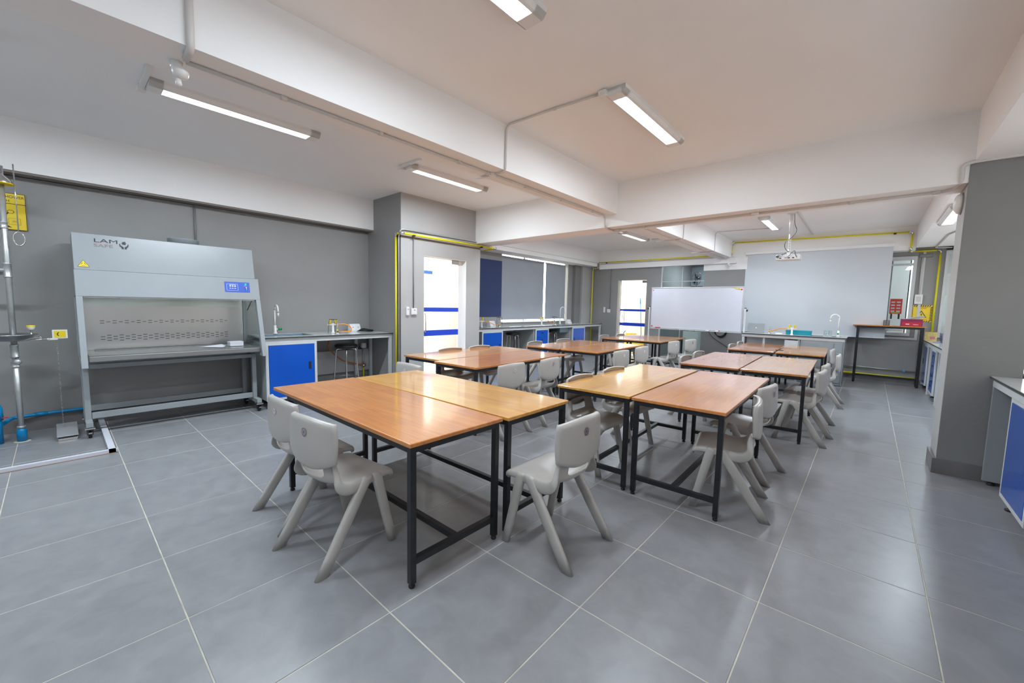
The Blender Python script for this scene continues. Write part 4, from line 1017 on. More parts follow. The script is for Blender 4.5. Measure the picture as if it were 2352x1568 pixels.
# teacher desk
td = worktop('worktop', (.70, 8.02, 0), R(-90), 1.70, .62, .90, 'pale worktop of the teaching desk with a sink, before the projection screen', sinks=[(1.15, 1.60, -.50, -.12)], legs=[(.03, -.03), (.03, -.58)], rails=False)
bpy.data.objects.remove(td.children[1]) if False else None
dk = empty('teaching_desk', (.70, 8.02, 0), 0, 'pale grey steel teaching desk frame with closed sink cupboard', 'desk')
bx('front_rail', M_FRAME, 0, 1.68, .0, .03, .825, .88, dk, .002); bx('rear_rail', M_FRAME, 0, 1.68, .57, .60, .825, .88, dk, .002)
bx('modesty_panel', M_FRAME, .04, .74, .30, .31, .30, .82, dk, .002)
cu_ = bx('sink_cupboard', M_CAB, 1.02, 1.665, .005, .58, .01, .825, dk, .004); bx('side_panel', M_CAB, 1.667, 1.68, .0, .60, .01, .825, dk, .002)
bx('cupboard_door', M_CAB, 1.05, 1.52, -.006, .005, .06, .79, cu_, .002); bx('cupboard_door', M_CAB, 1.54, 1.65, -.006, .005, .06, .79, cu_, .002); bx('handle', M_CHROME, 1.56, 1.565, -.02, -.006, .20, .34, cu_, .002)
dr_ = bx('drawer_box', M_FRAME, .76, .98, .005, .5, .60, .80, dk, .002)
for x in (.40, .99): bx('leg', M_FRAME, x-.02, x+.02, .04, .08, .0, .825, dk, .002)
lt = empty('laptop', (.90, 8.33, .90), R(8), 'closed-back white laptop standing open on the teaching desk, lid toward the tables', 'laptop')
bx('base', M_ALU, -.15, .15, 0, .21, 0, .015, lt, .003); bx('lid', M_CAB, -.15, .15, -.008, 0, .008, .20, lt, .003); obj('logo', MB().lathe([(.0, 0), (.012, 0), (.012, -.001)], (0, -.009, .105), 14, 'y'), M_PAPER, lt)
gas_tap((1.545, 8.22, .90), R(90), 'gas tap with two yellow valves on the teaching desk')
burner((1.145, 8.30, .90), 'small bunsen burner on the teaching desk')
pipe('gas_hose', [(1.47, 8.22, 1.025), (1.36, 8.24, 1.03), (1.26, 8.27, .98), (1.15, 8.30, .935)], .009, M_ORANGE, 'orange hose curving over the teaching desk from the gas tap', 'hose', rad=.08)
pipe('gas_hose', [(1.545, 8.10, .86), (1.545, 8.08, .60), (1.50, 8.06, .35), (1.38, 8.04, .12)], .009, M_ORANGED, 'dull orange hose hanging in front of the teaching desk', 'hose', rad=.08)
tb = empty('teal_box', (1.64, 8.37, .90), 0, 'teal cardboard box behind the gas tap on the teaching desk', 'box'); bx('body', M_TEAL, -.21, .21, -.05, .05, 0, .085, tb, .003); bx('lid', M_TEAL, -.213, .213, -.053, .053, .06, .09, tb, .002)
ds = empty('petri_dish', (1.33, 8.20, .90), 0, 'shallow glass dish on the teaching desk', 'dish'); obj('bowl', MB().lathe([(0, 0), (.06, 0), (.065, .02), (.062, .02), (.057, .003), (0, .003)], (0,0,0), 20), M_WPL, ds)
for k, x in enumerate((2.07, 2.14)):
    t = empty('glass_beaker', (x, 8.30, .90), 0, 'clear glass measuring cylinder by the teaching desk tap, %s the tap' % ('farther from' if k == 0 else 'closer to'), 'beaker', 'glass cylinders on the teaching desk')
    obj('glass', MB().lathe([(0, 0), (.026, 0), (.027, .11), (.030, .115), (.025, .11), (.024, .004), (0, .004)], (0,0,0), 16), M_GLASS, t); obj('base', MB().lathe([(.0, 0), (.032, 0), (.030, .006), (0, .006)], (0,0,0), 16), M_WPL, t)
gooseneck((2.265, 8.25, .90), R(180), 'white swan-neck tap with a green knob on the teaching desk', .43, .13)
st_ = stool(1.60, 8.80, 'black round stool behind the teaching desk', .84)

# ------------------------------------------------------------------ mobile whiteboard
wb = empty('mobile_whiteboard', (-.36, 8.24, 0), 0, 'mobile whiteboard on a white castor stand between the far door and the screen', 'whiteboard')
wb.scale = (1.037, 1, 1.01)
bx('board', M_WB, -.955, .955, -.012, .012, .905, 1.835, wb)
bf = MB().box(-.965, .965, -.017, .017, 1.835, 1.86).box(-.965, .965, -.017, .017, .885, .905).box(-.975, -.955, -.017, .017, .885, 1.86).box(.955, .975, -.017, .017, .885, 1.86)
obj('board_frame', bf, M_ALU, wb, .003)
bx('pen_tray', M_FRAME, -.98, 1.0, -.06, -.017, .868, .880, wb, .003)
for x in (-1.005, 1.015):
    u_ = bx('upright', M_FRAME, x-.018, x+.018, -.02, .02, .08, 1.39, wb, .003); bx('top_cap', M_RUBBER, x-.019, x+.019, -.021, .021, 1.39, 1.405, u_, .002)
    bx('foot_bar', M_FRAME, x-.02, x+.02, -.30, .30, .065, .10, wb, .003)
    obj('clamp_knob', MB().lathe([(.0, 0), (.022, 0), (.022, .02), (0, .03)], (x+(.018 if x > 0 else -.048), 0, 1.35), 12, 'x'), M_RUBBER, wb)
    for y in (-.27, .27):
        c = obj('caster', MB().lathe([(.0, -.010), (.030, -.010), (.030, .010), (.0, .010)], (x, y, .030), 14, 'x'), M_RUBBER, wb); bx('fork', M_RUBBER, x-.014, x+.014, y-.012, y+.012, .045, .066, c)
bx('lower_rail', M_FRAME, -.99, 1.0, -.012, .012, .16, .19, wb, .003)
for (x, z, m) in ((-.93, .93, M_RED), (.925, 1.795, M_RED), (-.935, 1.80, M_PINK)): obj('magnet', MB().lathe([(0, -.008), (.014, -.008), (.016, 0)], (x, -.012, z), 14, 'y'), m, wb)
for (x, z, w_) in ((.80, 1.835, .02), (.85, 1.812, .045), (.885, 1.803, .03)): bx('magnet_strip', M_YELB, x-w_, x+w_, -.017, -.012, z-.010, z+.006, wb)
for (x, w_, m, lab) in ((-.78, .055, M_RED, 'red board eraser on the whiteboard tray'), (.33, .05, M_PINK, 'pink marker pen on the whiteboard tray near its middle'), (.52, .045, M_RED, 'red marker pen on the whiteboard tray toward the screen')):
    if 'eraser' in lab:
        e_ = empty('board_eraser', (-.36+x*1.037, 8.20, .889), 0, lab, 'eraser'); bx('grip', m, -w_, w_, -.018, .018, .010, .028, e_, .003); bx('felt', M_GPIPE, -w_, w_, -.018, .018, 0, .010, e_)
    else:
        e_ = empty('marker_pen', (-.36+x*1.037, 8.20, .898), 0, lab, 'pen', 'marker pens on the tray'); obj('barrel', MB().tube([(-w_, 0, 0), (w_*.4, 0, 0)], .008, 10), M_WPL, e_); obj('cap', MB().tube([(w_*.4, 0, 0), (w_, 0, 0)], .009, 10), m, e_)
# pen on the far table
pn = empty('pen', (1.62, 6.35, .7265), R(8), 'black pen lying on the red-brown table top', 'pen'); obj('barrel', MB().tube([(-.06, 0, 0), (.05, 0, 0)], .0045, 8), M_CABLE, pn); obj('clip', MB().tube([(.05, 0, 0), (.07, 0, 0)], [.0045, .001], 8), M_CHROME, pn)
# hanging cable below the whiteboard on the low wall
cc = MB()
for k in range(4): cc.tube([(-.02+.13*math.cos(a)+.01*k, YB-.02, .86+(.13+.012*k)*math.sin(a)) for a in [math.pi+math.pi*q/14 for q in range(15)]], .006, 6)
cc.tube(bend([(-.35, YB-.02, .95), (-.20, YB-.02, .70), (.25, YB-.02, .42)], .2), .006, 6)
tag(obj('cable_coil', cc, M_CABLE), 'black cable loops hanging on the low grey wall under the whiteboard', 'cable')

# ------------------------------------------------------------------ projection screen, projector
ps = empty('projection_screen', (0,0,0), 0, 'large pale grey pull-down projection screen on the back wall', 'screen')
bx('fabric', M_SCREEN,   .44, 2.93, 9.183, 9.187, .89, 2.66, ps); obj('roller_case', MB().prism([(9.145, 2.645), (9.199, 2.645), (9.199, 2.71), (9.145, 2.71)], 'x', .42, 2.95), M_WHITE, ps, .006)
bx('bottom_bar', M_WPL,   .44, 2.93, 9.175, 9.197, .875, .892, ps, .004)
for x in (.62, 2.80): bx('bracket', M_WHITE, x-.02, x+.02, 9.15, 9.20, 2.70, 2.74, ps)
pj = empty('projector', (1.585, 6.75, 0), R(0), 'white ceiling projector on a pole, black cables trailing from it', 'projector')
obj('body', MB().box(-.17, .17, -.12, .14, 2.225, 2.31), M_WPL, pj, .015, 3)
for x in (-.10, .02, .08): bx('port', M_INK, x-.016, x+.016, -.1215, -.120, 2.245, 2.262, pj)
bx('vent', M_GPIPE, -.155, -.12, -.1212, -.120, 2.255, 2.295, pj); obj('lens', MB().lathe([(.04, 0), (.04, .03), (.03, .03), (.028, .02), (0, .015)], (-.08, .14, 2.27), 18, 'y'), M_CABLE, pj)
bx('mount_plate', M_WPL, -.06, .06, -.04, .06, 2.312, 2.325, pj, .003); obj('mount_collar', MB().lathe([(.045, 0), (.03, .03), (.022, .045), (.022, .08)], (0, .01, 2.325), 18), M_WPL, pj)
obj('lower_pole', MB().tube([(0, .01, 2.36), (0, .01, 2.70)], .020, 14), M_WPL, pj); obj('upper_pole', MB().tube([(0, .01, 2.66), (0, .01, 2.985)], .024, 14), M_WPL, pj); obj('ceiling_plate', MB().lathe([(.06, 0), (.06, .012), (.0, .012)], (0, .01, 2.985), 20), M_WPL, pj)
for z in (2.42, 2.46, 2.50, 2.54): obj('pole_hole', MB().lathe([(0, 0), (.005, 0), (.005, -.001)], (0, -.0105, z), 8, 'y'), M_INK, pj)
def cab(pts, r=.004): return obj('cable', MB().tube(bend(pts, .08, 6), r, 6), M_CABLE, pj)
cab([(.04, .0, 2.99), (.05, -.02, 2.82), (.10, -.02, 2.70), (.03, -.02, 2.60), (-.07, -.02, 2.52), (-.06, -.02, 2.42), (.0, -.04, 2.36)])
cab([(0, -.04, 2.37), (-.12, -.08, 2.31), (-.17, -.15, 2.29), (-.10, -.16, 2.27), (-.02, -.14, 2.34), (.03, -.13, 2.36)]); cab([(.03, -.05, 2.36), (.05, -.16, 2.31), (.0, -.15, 2.26), (-.04, -.13, 2.255)])
cab([(.04, -.05, 2.34), (.10, -.15, 2.37), (.11, -.16, 2.30), (.13, -.13, 2.255)]); cab([(-.02, -.05, 2.33), (-.14, -.14, 2.30), (-.16, -.15, 2.27)])

# ------------------------------------------------------------------ tall table with box, stand things
tt = empty('tall_table', (2.98, 9.04, 0), 0, 'tall narrow wood-topped black steel table against the back wall', 'table')
bx('tabletop', W_OR, -.53, .50, -.10, .14, 1.118, 1.138, tt, .003)
for x in (-.45, .45):
    for y in (-.06, .10):
        l = bx('leg', M_BLACK, x-.02, x+.02, y-.02, y+.02, .012, 1.118, tt, .002); obj('foot', MB().lathe([(.016, 0), (.018, .006), (.010, .012)], (x, y, 0), 10), M_RUBBER, l)
for y in (-.06, .10): bx('apron', M_BLACK, -.43, .43, y-.019, y+.019, 1.08, 1.118, tt, .002)
for x in (-.45, .45): bx('apron', M_BLACK, x-.019, x+.019, -.04, .08, 1.08, 1.118, tt, .002); bx('stretcher', M_BLACK, x-.016, x+.016, -.04, .08, .13, .162, tt, .002)
bx('stretcher', M_BLACK, -.43, .43, .004, .036, .13, .162, tt, .002)
mb_ = empty('display_box', (3.275, 9.03, 1.138), 0, 'magenta and red printed box on the tall table, papers on top', 'box')
bx('shell', M_MAG, -.145, .145, -.07, .09, 0, .13, mb_, .003); bx('front_print', M_RED, -.125, .125, -.072, -.0695, .012, .075, mb_); bx('label_print', M_PAPER, -.08, -.03, -.0735, -.0715, .03, .045, mb_); bx('label_print', M_PAPER, .02, .09, -.0735, -.0715, .028, .036, mb_)
pp = MB()
for k in range(4): pp.add([(3.145+.02*k, 8.95, 1.270+.003*k), (3.385, 8.93+.01*k, 1.276+.02*k), (3.45, 9.04, 1.285+.012*k), (3.18, 9.08, 1.272+.002*k)], [(0,1,2,3)])
o = obj('paper_stack', pp, M_PAPER); o.modifiers.new('s', 'SOLIDIFY').thickness = .0015; tag(o, 'loose papers splayed on top of the magenta box', 'paper')
sd = empty('switch_grid', (2.935, 9.03, 1.138), 0, 'small dark grid-faced box on the tall table by the screen edge', 'box')
bx('frame', M_INK, -.045, .045, -.012, .012, 0, .10, sd, .003)
for i in range(2):
    for j in range(3): bx('key', M_GPIPE, -.038+i*.04, -.004+i*.04, -.015, -.0118, .008+j*.030, .032+j*.030, sd, .002)

# ------------------------------------------------------------------ right benches
# far bench along the window side, beyond the pillar
worktop('worktop', (3.515, 3.90, 0), 0, 5.55, .0, .88, 'pale worktop running behind the grey pillar to the back wall') if False else None
rb = empty('worktop', (0,0,0), 0, 'pale worktop running from behind the grey pillar to the back wall', 'worktop')
bx('top', M_TOP, 3.49, 4.14, 3.90, 9.48, .862, .88, rb, .002); bx('front_edge', M_EDGE, 3.487, 3.49, 3.90, 9.48, .862, .879, rb); bx('front_rail', M_FRAME, 3.50, 3.53, 3.90, 9.48, .80, .862, rb, .002); bx('end_panel', M_FRAME, 3.51, 4.12, 9.46, 9.478, .02, .80, rb)
def rcab(y0, w_, lab, dr=0, z0=.09, mt=M_BLUER, grp='glossy blue units under the window-side worktops'):
    # faces -X
    return cabinet('drawer_unit' if dr else 'base_cabinet', (3.50, y0+w_, 0), math.pi, w_, .58, z0, .80, lab, mt, drawers=dr, group=grp, hside=-1)
rcab(8.72, .60, 'glossy blue door cabinet nearest the tall table, window side'); rcab(7.52, .50, 'glossy blue drawer unit with black pulls, window side', 4); rcab(6.15, .62, 'glossy blue door cabinet partly hidden by the pillar, window side')
rcab(4.6, .60, 'glossy blue door cabinet fully behind the pillar, window side')
for y in (8.30, 7.15, 6.95, 5.6): bx('gable', M_FRAME, 3.50, 4.10, y-.012, y+.012, .0, .80, rb, .002)
bx('plinth', M_SKIRT, 3.60, 3.62, 3.95, 9.45, 0, .09, rb)
# near bench in front of the pillar
rn = empty('worktop', (0,0,0), 0, 'pale worktop with dark edge in the corner before the grey pillar', 'worktop')
bx('top', M_TOP, 3.455, 4.14, -2.6, 3.455, .862, .88, rn, .002); bx('front_edge', M_EDGE, 3.452, 3.455, -2.6, 3.455, .862, .879, rn); bx('front_rail', M_FRAME, 3.47, 3.50, -2.6, 3.44, .80, .862, rn, .002)
bx('end_panel', M_CAB, 3.47, 3.82, 3.405, 3.435, .03, .80, rn, .002); bx('lower_rail', M_FRAME, 3.80, 3.83, 2.9, 3.44, .10, .17, rn)
obj('foot', MB().lathe([(.02, 0), (.024, .004), (.024, .012), (.010, .016), (.010, .03)], (3.52, 3.42, 0), 12), M_RUBBER, rn)
cabinet('base_cabinet', (3.475, 2.88, 0), math.pi, .60, .58, .09, .80, 'big glossy blue door cabinet in the foreground corner, cut by the photo edge', M_BLUER, group='glossy blue units under the window-side worktops')
cabinet('base_cabinet', (3.475, 2.2, 0), math.pi, .60, .58, .09, .80, 'glossy blue door cabinet beyond the photo edge', M_BLUER, group='glossy blue units under the window-side worktops')
# things on the far bench
bk = empty('plastic_basket', (3.74, 8.55, .88), 0, 'lilac grey plastic basket full of green packets on the window-side worktop', 'basket')
pts = [(-.10, -.14), (.12, -.14), (.12, .14), (-.10, .14)]
bm_ = MB(); k_ = 1.15
bm_.add([(x, y, 0) for x, y in pts]+[(x*k_, y*k_, .16) for x, y in pts]+[(x*.94, y*.96, .006) for x, y in pts]+[(x*k_*.95, y*k_*.96, .16) for x, y in pts],
    [(0,1,2,3), (0,4,5,1), (1,5,6,2), (2,6,7,3), (3,7,4,0), (8,11,10,9), (8,9,13,12), (9,10,14,13), (10,11,15,14), (11,8,12,15), (4,12,13,5), (5,13,14,6), (6,14,15,7), (7,15,12,4)])
obj('body', bm_, M_BASKET, bk); 
for z in (.03, .055, .08, .105): bx('slot', M_EDGE, -.112-.13*z*.6, -.104-.13*z*.6, -.11, .11, z, z+.008, bk)
for k in range(7):
    a = k*1.1
    q = MB().lathe([(0, -.03), (.035, -.022), (.045, 0), (.035, .022), (0, .03)], (0,0,0), 7)
    o = obj('snack_packet', q, M_GREEN if k % 3 else M_PAPER); o.location = (3.74+.055*math.cos(a), 8.55+.08*math.sin(a*1.3), 1.045+.012*(k % 2)); o.rotation_euler = (a, a*.7, a)
    tag(o, ('crumpled green packet heaped in the plastic basket' if k % 3 else 'crumpled white packet among the green ones in the plastic basket'), 'packet', ('green packets in the basket' if k % 3 else 'white packets in the basket'))
tr = tag(bx('tray', M_SINK, 3.56, 3.95, 8.25, 8.85, .880, .8845, None, .002), 'thin grey tray under the plastic basket', 'tray'); bk.location.z = .885
yc_ = empty('printed_card', (3.57, 9.2, .88), R(0), 'small yellow printed card standing by the foot of the yellow pipe', 'card'); bx('card', M_CARD, -.09, .07, -.003, .003, 0, .16, yc_); bx('print', M_PINK, -.02, .045, -.004, -.0032, .03, .08, yc_)
gooseneck((3.80, 7.9, .88), R(-60), 'white swan-neck tap just visible past the grey pillar', .42, .16)

# back wall signs and fittings, right of the screen
ws = empty('warning_sign', (3.42, 9.49, 0), 0, 'yellow and black striped electrical hazard sign beside the yellow pipe', 'sign')
bx('board', M_YELB, -.145, .145, 0, .004, 1.215, 1.54, ws, .002)
st = MB(); c0, c1 = 1.215, 1.54
def stripes(x0, x1, z0, z1, hor):
    n = int(((x1-x0) if hor else (z1-z0))/.03)
    for k in range(n):
        if hor: a = x0+k*.03; st.add([(a, -.001, z0), (a+.015, -.001, z0), (a+.03 if a+.03 < x1 else x1, -.001, z1), (a+.015, -.001, z1)], [(0,1,2,3)])
        else: a = z0+k*.03; st.add([(x0, -.001, a), (x1, -.001, a+.015), (x1, -.001, min(a+.03, z1)), (x0, -.001, a+.015)], [(0,1,2,3)])
stripes(-.145, .145, 1.51, 1.54, True); stripes(-.145, .145, 1.215, 1.24, True); stripes(-.145, -.115, 1.24, 1.51, False); stripes(.115, .145, 1.24, 1.51, False)
obj('hazard_stripes', st, M_INK, ws)
text('lettering', 'DANGER', .034, M_RED, ws, frame_my((0, -.001, 1.468)), align='CENTER'); text('lettering', 'ELECTRIC SHOCK', .022, M_RED, ws, frame_my((0, -.001, 1.252)), align='CENTER')
tg = MB(); A = [(-.075, 1.30), (.075, 1.30), (0, 1.435)]; B_ = [(-.058, 1.31), (.058, 1.31), (0, 1.414)]
tg.add([(x, -.002, z) for x, z in A+B_], [(0,1,4,3), (1,2,5,4), (2,0,3,5)]); tg.add([(x, -.002, z) for x, z in ((.006, 1.395), (-.012, 1.352), (.0, 1.355), (-.006, 1.318), (.014, 1.364), (.002, 1.362))], [(0,1,2,3,4,5)])
obj('triangle_symbol', tg, M_INK, ws); bx('green_rule', M_GREEN, -.105, .105, -.0015, 0, 1.499, 1.506, ws)
fbk = empty('fire_blanket', (3.06, 9.60, 0), 0, 'red fire blanket pouch with black tabs seen through the back window', 'fire blanket')
bx('pouch', M_REDF, -.09, .09, -.02, .012, 1.36, 1.66, fbk, .008)
for i in range(2):
    for j in range(4): bx('instruction_print', M_PAPER, -.07+i*.08, -.015+i*.08, -.0212, -.0203, 1.40+j*.06, 1.425+j*.06, fbk)
bx('instruction_print', M_YELB, -.06, .06, -.0212, -.0203, 1.375, 1.39, fbk)
for x in (-.055, .055): bx('pull_tab', M_INK, x-.014, x+.014, -.012, -.006, 1.26, 1.37, fbk, .003)
ew = empty('wall_switch', (3.36, 9.485, 0), 0, 'pale wall switch box with arrow cover above the hazard sign', 'switch')
bx('box', M_WPL, -.055, .055, -.03, .01, 1.56, 1.74, ew, .005); bx('rocker', M_CPIPE, -.03, .03, -.036, -.03, 1.60, 1.70, ew, .003)
for (x, y, lab, z0) in ((3.30, 9.485, 'grey trunking box below the far beam', 2.44),):
    jb = empty('junction_box', (3.40, 9.46, 0), 0, lab, 'junction box'); bx('box', M_GPIPE, -.09, .09, 0, .035, 2.44, 2.50, jb, .004); bx('cover', M_GPIPE, -.085, .085, -.004, 0, 2.445, 2.495, jb, .002)
pipe('conduit', [(3.36, 9.475, 1.74), (3.36, 9.475, 2.44)], .012, M_CPIPE, 'pale conduit rising from the switch above the hazard sign', 'conduit')
# circular dome fitting on the pillar
dm = empty('wall_dome', (3.205, 3.66, 2.31), 0, 'round white dome fitting high on the side of the grey pillar', 'sounder')
obj('dome', MB().lathe([(0, -.05), (.05, -.045), (.08, -.025), (.088, 0)], (0,0,0), 24, 'x'), M_WPL, dm); obj('base_ring', MB().lathe([(.09, -.006), (.092, 0), (.092, .004)], (0,0,0), 24, 'x'), M_GPIPE, dm)

# entrance door wall fittings
for (y, zc, wd, ht, nm, lab, cat) in ((2.055, 1.245, .05, .13, 'remote_holder', 'white remote control in a wall holder beside the entrance door', 'remote'), (2.17, 1.24, .10, .10, 'wall_switch', 'white double light switch beside the entrance door', 'switch')):
    t = empty(nm, (XC, y, zc), 0, lab, cat); bx('body', M_WPL, 0, .030, -wd/2, wd/2, -ht/2, ht/2, t, .006)
    bx('face', M_PAPER, .030, .033, -wd*.38, wd*.38, -ht*.38, ht*.38, t, .002); bx('button', M_GPIPE, .033, .035, -wd*.15, wd*.15, ht*.18, ht*.28, t)
pipe('conduit', [(XC+.012, 2.165, 1.29), (XC+.012, 2.165, 2.365)], .009, M_GPIPE, 'thin grey conduit rising from the light switch by the entrance door', 'conduit')
for (x, zc, wd, ht, nm, lab, cat) in ((-3.17, 1.30, .055, .16, 'remote_holder', 'white remote control in a wall holder beside the far blue striped door', 'remote'), (-3.03, 1.27, .10, .10, 'wall_switch', 'white light switch beside the far blue striped door', 'switch')):
    t = empty(nm, (x, YB, zc), R(-90), lab, cat); bx('body', M_WPL, 0, .030, -wd/2, wd/2, -ht/2, ht/2, t, .006); bx('face', M_PAPER, .030, .033, -wd*.38, wd*.38, -ht*.38, ht*.38, t, .002)
pipe('conduit', [(-3.0, YB-.012, 1.32), (-3.0, YB-.012, 2.30), (-3.0, YB-.012, 2.47)], .008, M_GPIPE, 'thin grey conduit above the switch by the far blue striped door', 'conduit')

# ------------------------------------------------------------------ yellow gas pipes with elbows
def gas_line(label, runs, r=.0135, clips=()):
    t = empty('gas_pipe', (0,0,0), 0, label, 'pipe', 'yellow gas pipes')
    for a, b in zip(runs[:-1], runs[1:]):
        a, b = Vector(a), Vector(b); d = (b-a).normalized(); obj('pipe_run', MB().tube([a+d*.035, b-d*.035], r, 12), M_YEL, t)
    for p, q, s in zip(runs[:-2], runs[1:-1], runs[2:]):
        p, q, s = Vector(p), Vector(q), Vector(s); u = (p-q).normalized(); v = (s-q).normalized()
        obj('elbow', MB().tube(bend([q+u*.045, q, q+v*.045], .03), r*1.18, 10), M_CHROME, t)
    for c in clips:
        bx('clip', M_RUBBER, c[0]-.02, c[0]+.02, c[1]-.02, c[1]+.02, c[2]-.03, c[2]-.008, t)
    return t
gas_line('yellow gas pipe rising up the entrance column and crossing over the entrance door', [(-2.705, 1.915, .12), (-2.705, 1.915, 2.395), (-2.56, 1.915, 2.395), (-2.56, 3.90, 2.40), (-2.98, 3.98, 2.40)], .0155, clips=((-2.56, 2.13, 2.40), (-2.56, 3.55, 2.40)))
gas_line('yellow gas pipe dropping down the far corner and running along the far beam', [(-3.52, 9.05, .30), (-3.52, 9.05, 2.50), (-3.36, 9.05, 2.50), (-3.36, 9.08, 2.66), (.09, 9.08, 2.66), (.13, 9.17, 2.66), (.13, 9.17, 2.945), (3.17, 9.17, 2.89), (3.17, 9.17, 2.56), (3.17, 9.46, 2.56), (3.585, 9.46, 2.56), (3.585, 9.46, .89)], .015, clips=((-3.1, 9.08, 2.66), (.0, 9.1, 2.66), (2.93, 9.17, 2.90)))
gas_line('yellow gas pipe along the floor below the back wall', [(2.3, 9.44, .125), (3.48, 9.44, .115)], .018)
gp_ = pipe('water_pipe', [(2.3, 9.455, .27), (3.48, 9.455, .245)], .012, M_PIPEST, 'thin galvanised pipe along the foot of the back wall', 'pipe'); bx('clip', M_MOP, 3.25, 3.28, 9.44, 9.47, .232, .268, gp_)
pipe('conduit', [(-2.655, 1.93, .05), (-2.655, 1.93, 2.34), (-2.60, 1.93, 2.46), (-2.60, 2.15, 2.465), (-2.60, 3.50, 2.468), (-2.60, 3.75, 2.40), (-2.75, 4.05, 2.43)], .011, M_PIPEST, 'grey steel conduit following the yellow pipe round the entrance column', 'conduit', rad=.05)
pipe('conduit', [(-2.60, 2.2, 2.42), (-2.60, 3.7, 2.44)], .010, M_CPIPE, 'short pale conduit between the steel conduit and the yellow pipe', 'conduit')
for n_, y in enumerate((3.95, 4.05)): 
    t = empty('pipe_clamp', (-2.70, y, 2.41), 0, 'steel pipe clamp under the cross beam end, %s the pipe elbow' % ('nearest' if n_ == 0 else 'just past'), 'clamp'); bx('plate', M_CHROME, -.03, .03, -.01, .01, .0, .035, t); bx('bolt', M_CHROME, -.006, .006, -.006, .006, .03, .05, t)

# ------------------------------------------------------------------ conduits on walls, beams and ceiling
def conduit(pts, label, r=.010, m=M_CPIPE, sleeves=()):
    t = pipe('conduit', pts, r, m, label, 'conduit', rad=.04)
    for s_ in sleeves:
        a, b = Vector(s_[0]), Vector(s_[1]); obj('coupler', MB().tube([a, b], r*1.35, 10), m, t)
    return t
zb = 2.588
conduit([(XL+.012, -3.0, 2.492), (XL+.012, 1.94, 2.497)], 'grey conduit along the grey wall just below the white beam', .010, M_GPIPE, sleeves=(((XL+.012, -1.2, 2.494), (XL+.012, -1.14, 2.494)),))
conduit([(XL+.012, -.335, 2.49), (XL+.012, -.335, 1.98)], 'grey conduit dropping from the beam down behind the fume cabinet', .011, M_GPIPE)
sl_ = [(((-.07, y, zb), (-.07, y+.035, zb))) for y in (-.55, .10, .85, 1.20, 1.75, 2.4, 3.1)]
conduit([(-.07, -1.0, zb), (-.07, 3.43, zb), (-.07, 3.45, 2.46), (-.07, 3.50, 2.427), (-.07, 3.95, 2.44)], 'white conduit running under the long ceiling beam', .011, sleeves=sl_)
conduit([(.097, -1.01, 2.99), (.097, -1.01, 2.585), (-.02, -1.01, 2.582)], 'thick white conduit dropping down the beam face near the fume cabinet light', .018)
conduit([(1.07, 1.33, 2.985), (.60, 1.30, 2.988), (.13, 1.28, 2.988), (.097, 1.28, 2.96), (.097, 1.28, 2.585), (-.20, 1.28, 2.588), (-.30, 1.28, 2.60)], 'white conduit from the middle bay light across the ceiling and down the beam', .009, sleeves=(((.60, 1.30, 2.988), (.63, 1.302, 2.988)),))
conduit([(-.06, 3.66, 2.430), (3.10, 3.66, 2.430), (3.15, 3.60, 2.430), (3.17, 3.455, 2.45), (3.17, 3.455, 2.58), (3.22, 3.455, 2.598), (3.72, 3.455, 2.598)], 'long white conduit under the cross beam turning up beside the grey pillar', .014, sleeves=tuple((((x, 3.66, 2.43), (x+.05, 3.66, 2.43))) for x in (.0, .35, 1.60, 2.45, 3.02)))
conduit([(-.02, 3.9, 2.592), (-.02, 9.15, 2.592)], 'white conduit under the far half of the long ceiling beam', .009, sleeves=tuple((((-.02, y, 2.592), (-.02, y+.05, 2.592))) for y in (4.6, 5.9, 7.3, 8.3)))
conduit([(.14, 5.85, 2.99), (.14, 5.85, 2.588), (-.35, 5.86, 2.592)], 'white conduit dropping down the far half of the beam, wrapping under it', .008)
conduit([(1.1, 7.9, 2.985), (.18, 7.75, 2.988), (.14, 7.75, 2.96), (.14, 7.75, 2.588), (-.33, 7.76, 2.592)], 'white conduit from the far bay light across the ceiling and down the beam', .008)
conduit([(1.68, 6.6, 2.988), (1.66, 9.15, 2.988)], 'white flat trunking from the projector pole to the back wall', .013)
conduit([(-1.3, 7.9, 2.988), (-.75, 7.95, 2.988), (-.22, 7.96, 2.988)], 'faint white conduit from the small distant light to the beam', .007)
conduit([(3.58, 5.1, 2.59), (3.58, 7.2, 2.59), (3.50, 7.6, 2.59), (3.50, 9.3, 2.59), (3.72, 9.4, 2.59)], 'white conduit past the light under the side beam', .012)
conduit([(XW+.36, 3.9, 2.652), (XW+.36, 9.1, 2.652)], 'thin conduit above the white pelmet over the window blinds', .006)
conduit([(XC-.9, 9.09, 2.61), (.20, 9.09, 2.61)], 'thin conduit along the far pelmet under the yellow pipe', .006)
def cbox(x, y, z, s_, label, m=M_WPL):
    t = empty('junction_box', (x, y, z), 0, label, 'junction box', 'conduit boxes'); obj('box', MB().lathe([(0, -s_*.5), (s_*.9, -s_*.5), (s_, -s_*.4), (s_, 0)], (0,0,0), 16), m, t); obj('cover', MB().lathe([(0, -s_*.55), (s_*.8, -s_*.55), (s_*.82, -s_*.5)], (0,0,0), 16), m, t); return t
cbox(-.07, 1.28, 2.597, .035, 'round conduit box under the long beam where the middle bay conduit crosses')
cbox(1.66, 3.66, 2.437, .04, 'round conduit box under the middle of the cross beam'); cbox(3.60, 3.42, 2.597, .06, 'big round conduit box above the grey pillar')
jb = empty('junction_box', (-3.40, 9.04, 2.58), 0, 'grey square junction box at the far alcove corner', 'junction box'); bx('box', M_GPIPE, -.06, .06, -.03, .03, -.06, .06, jb, .004); bx('cover', M_GPIPE, -.055, .055, -.034, -.03, -.055, .055, jb, .002)
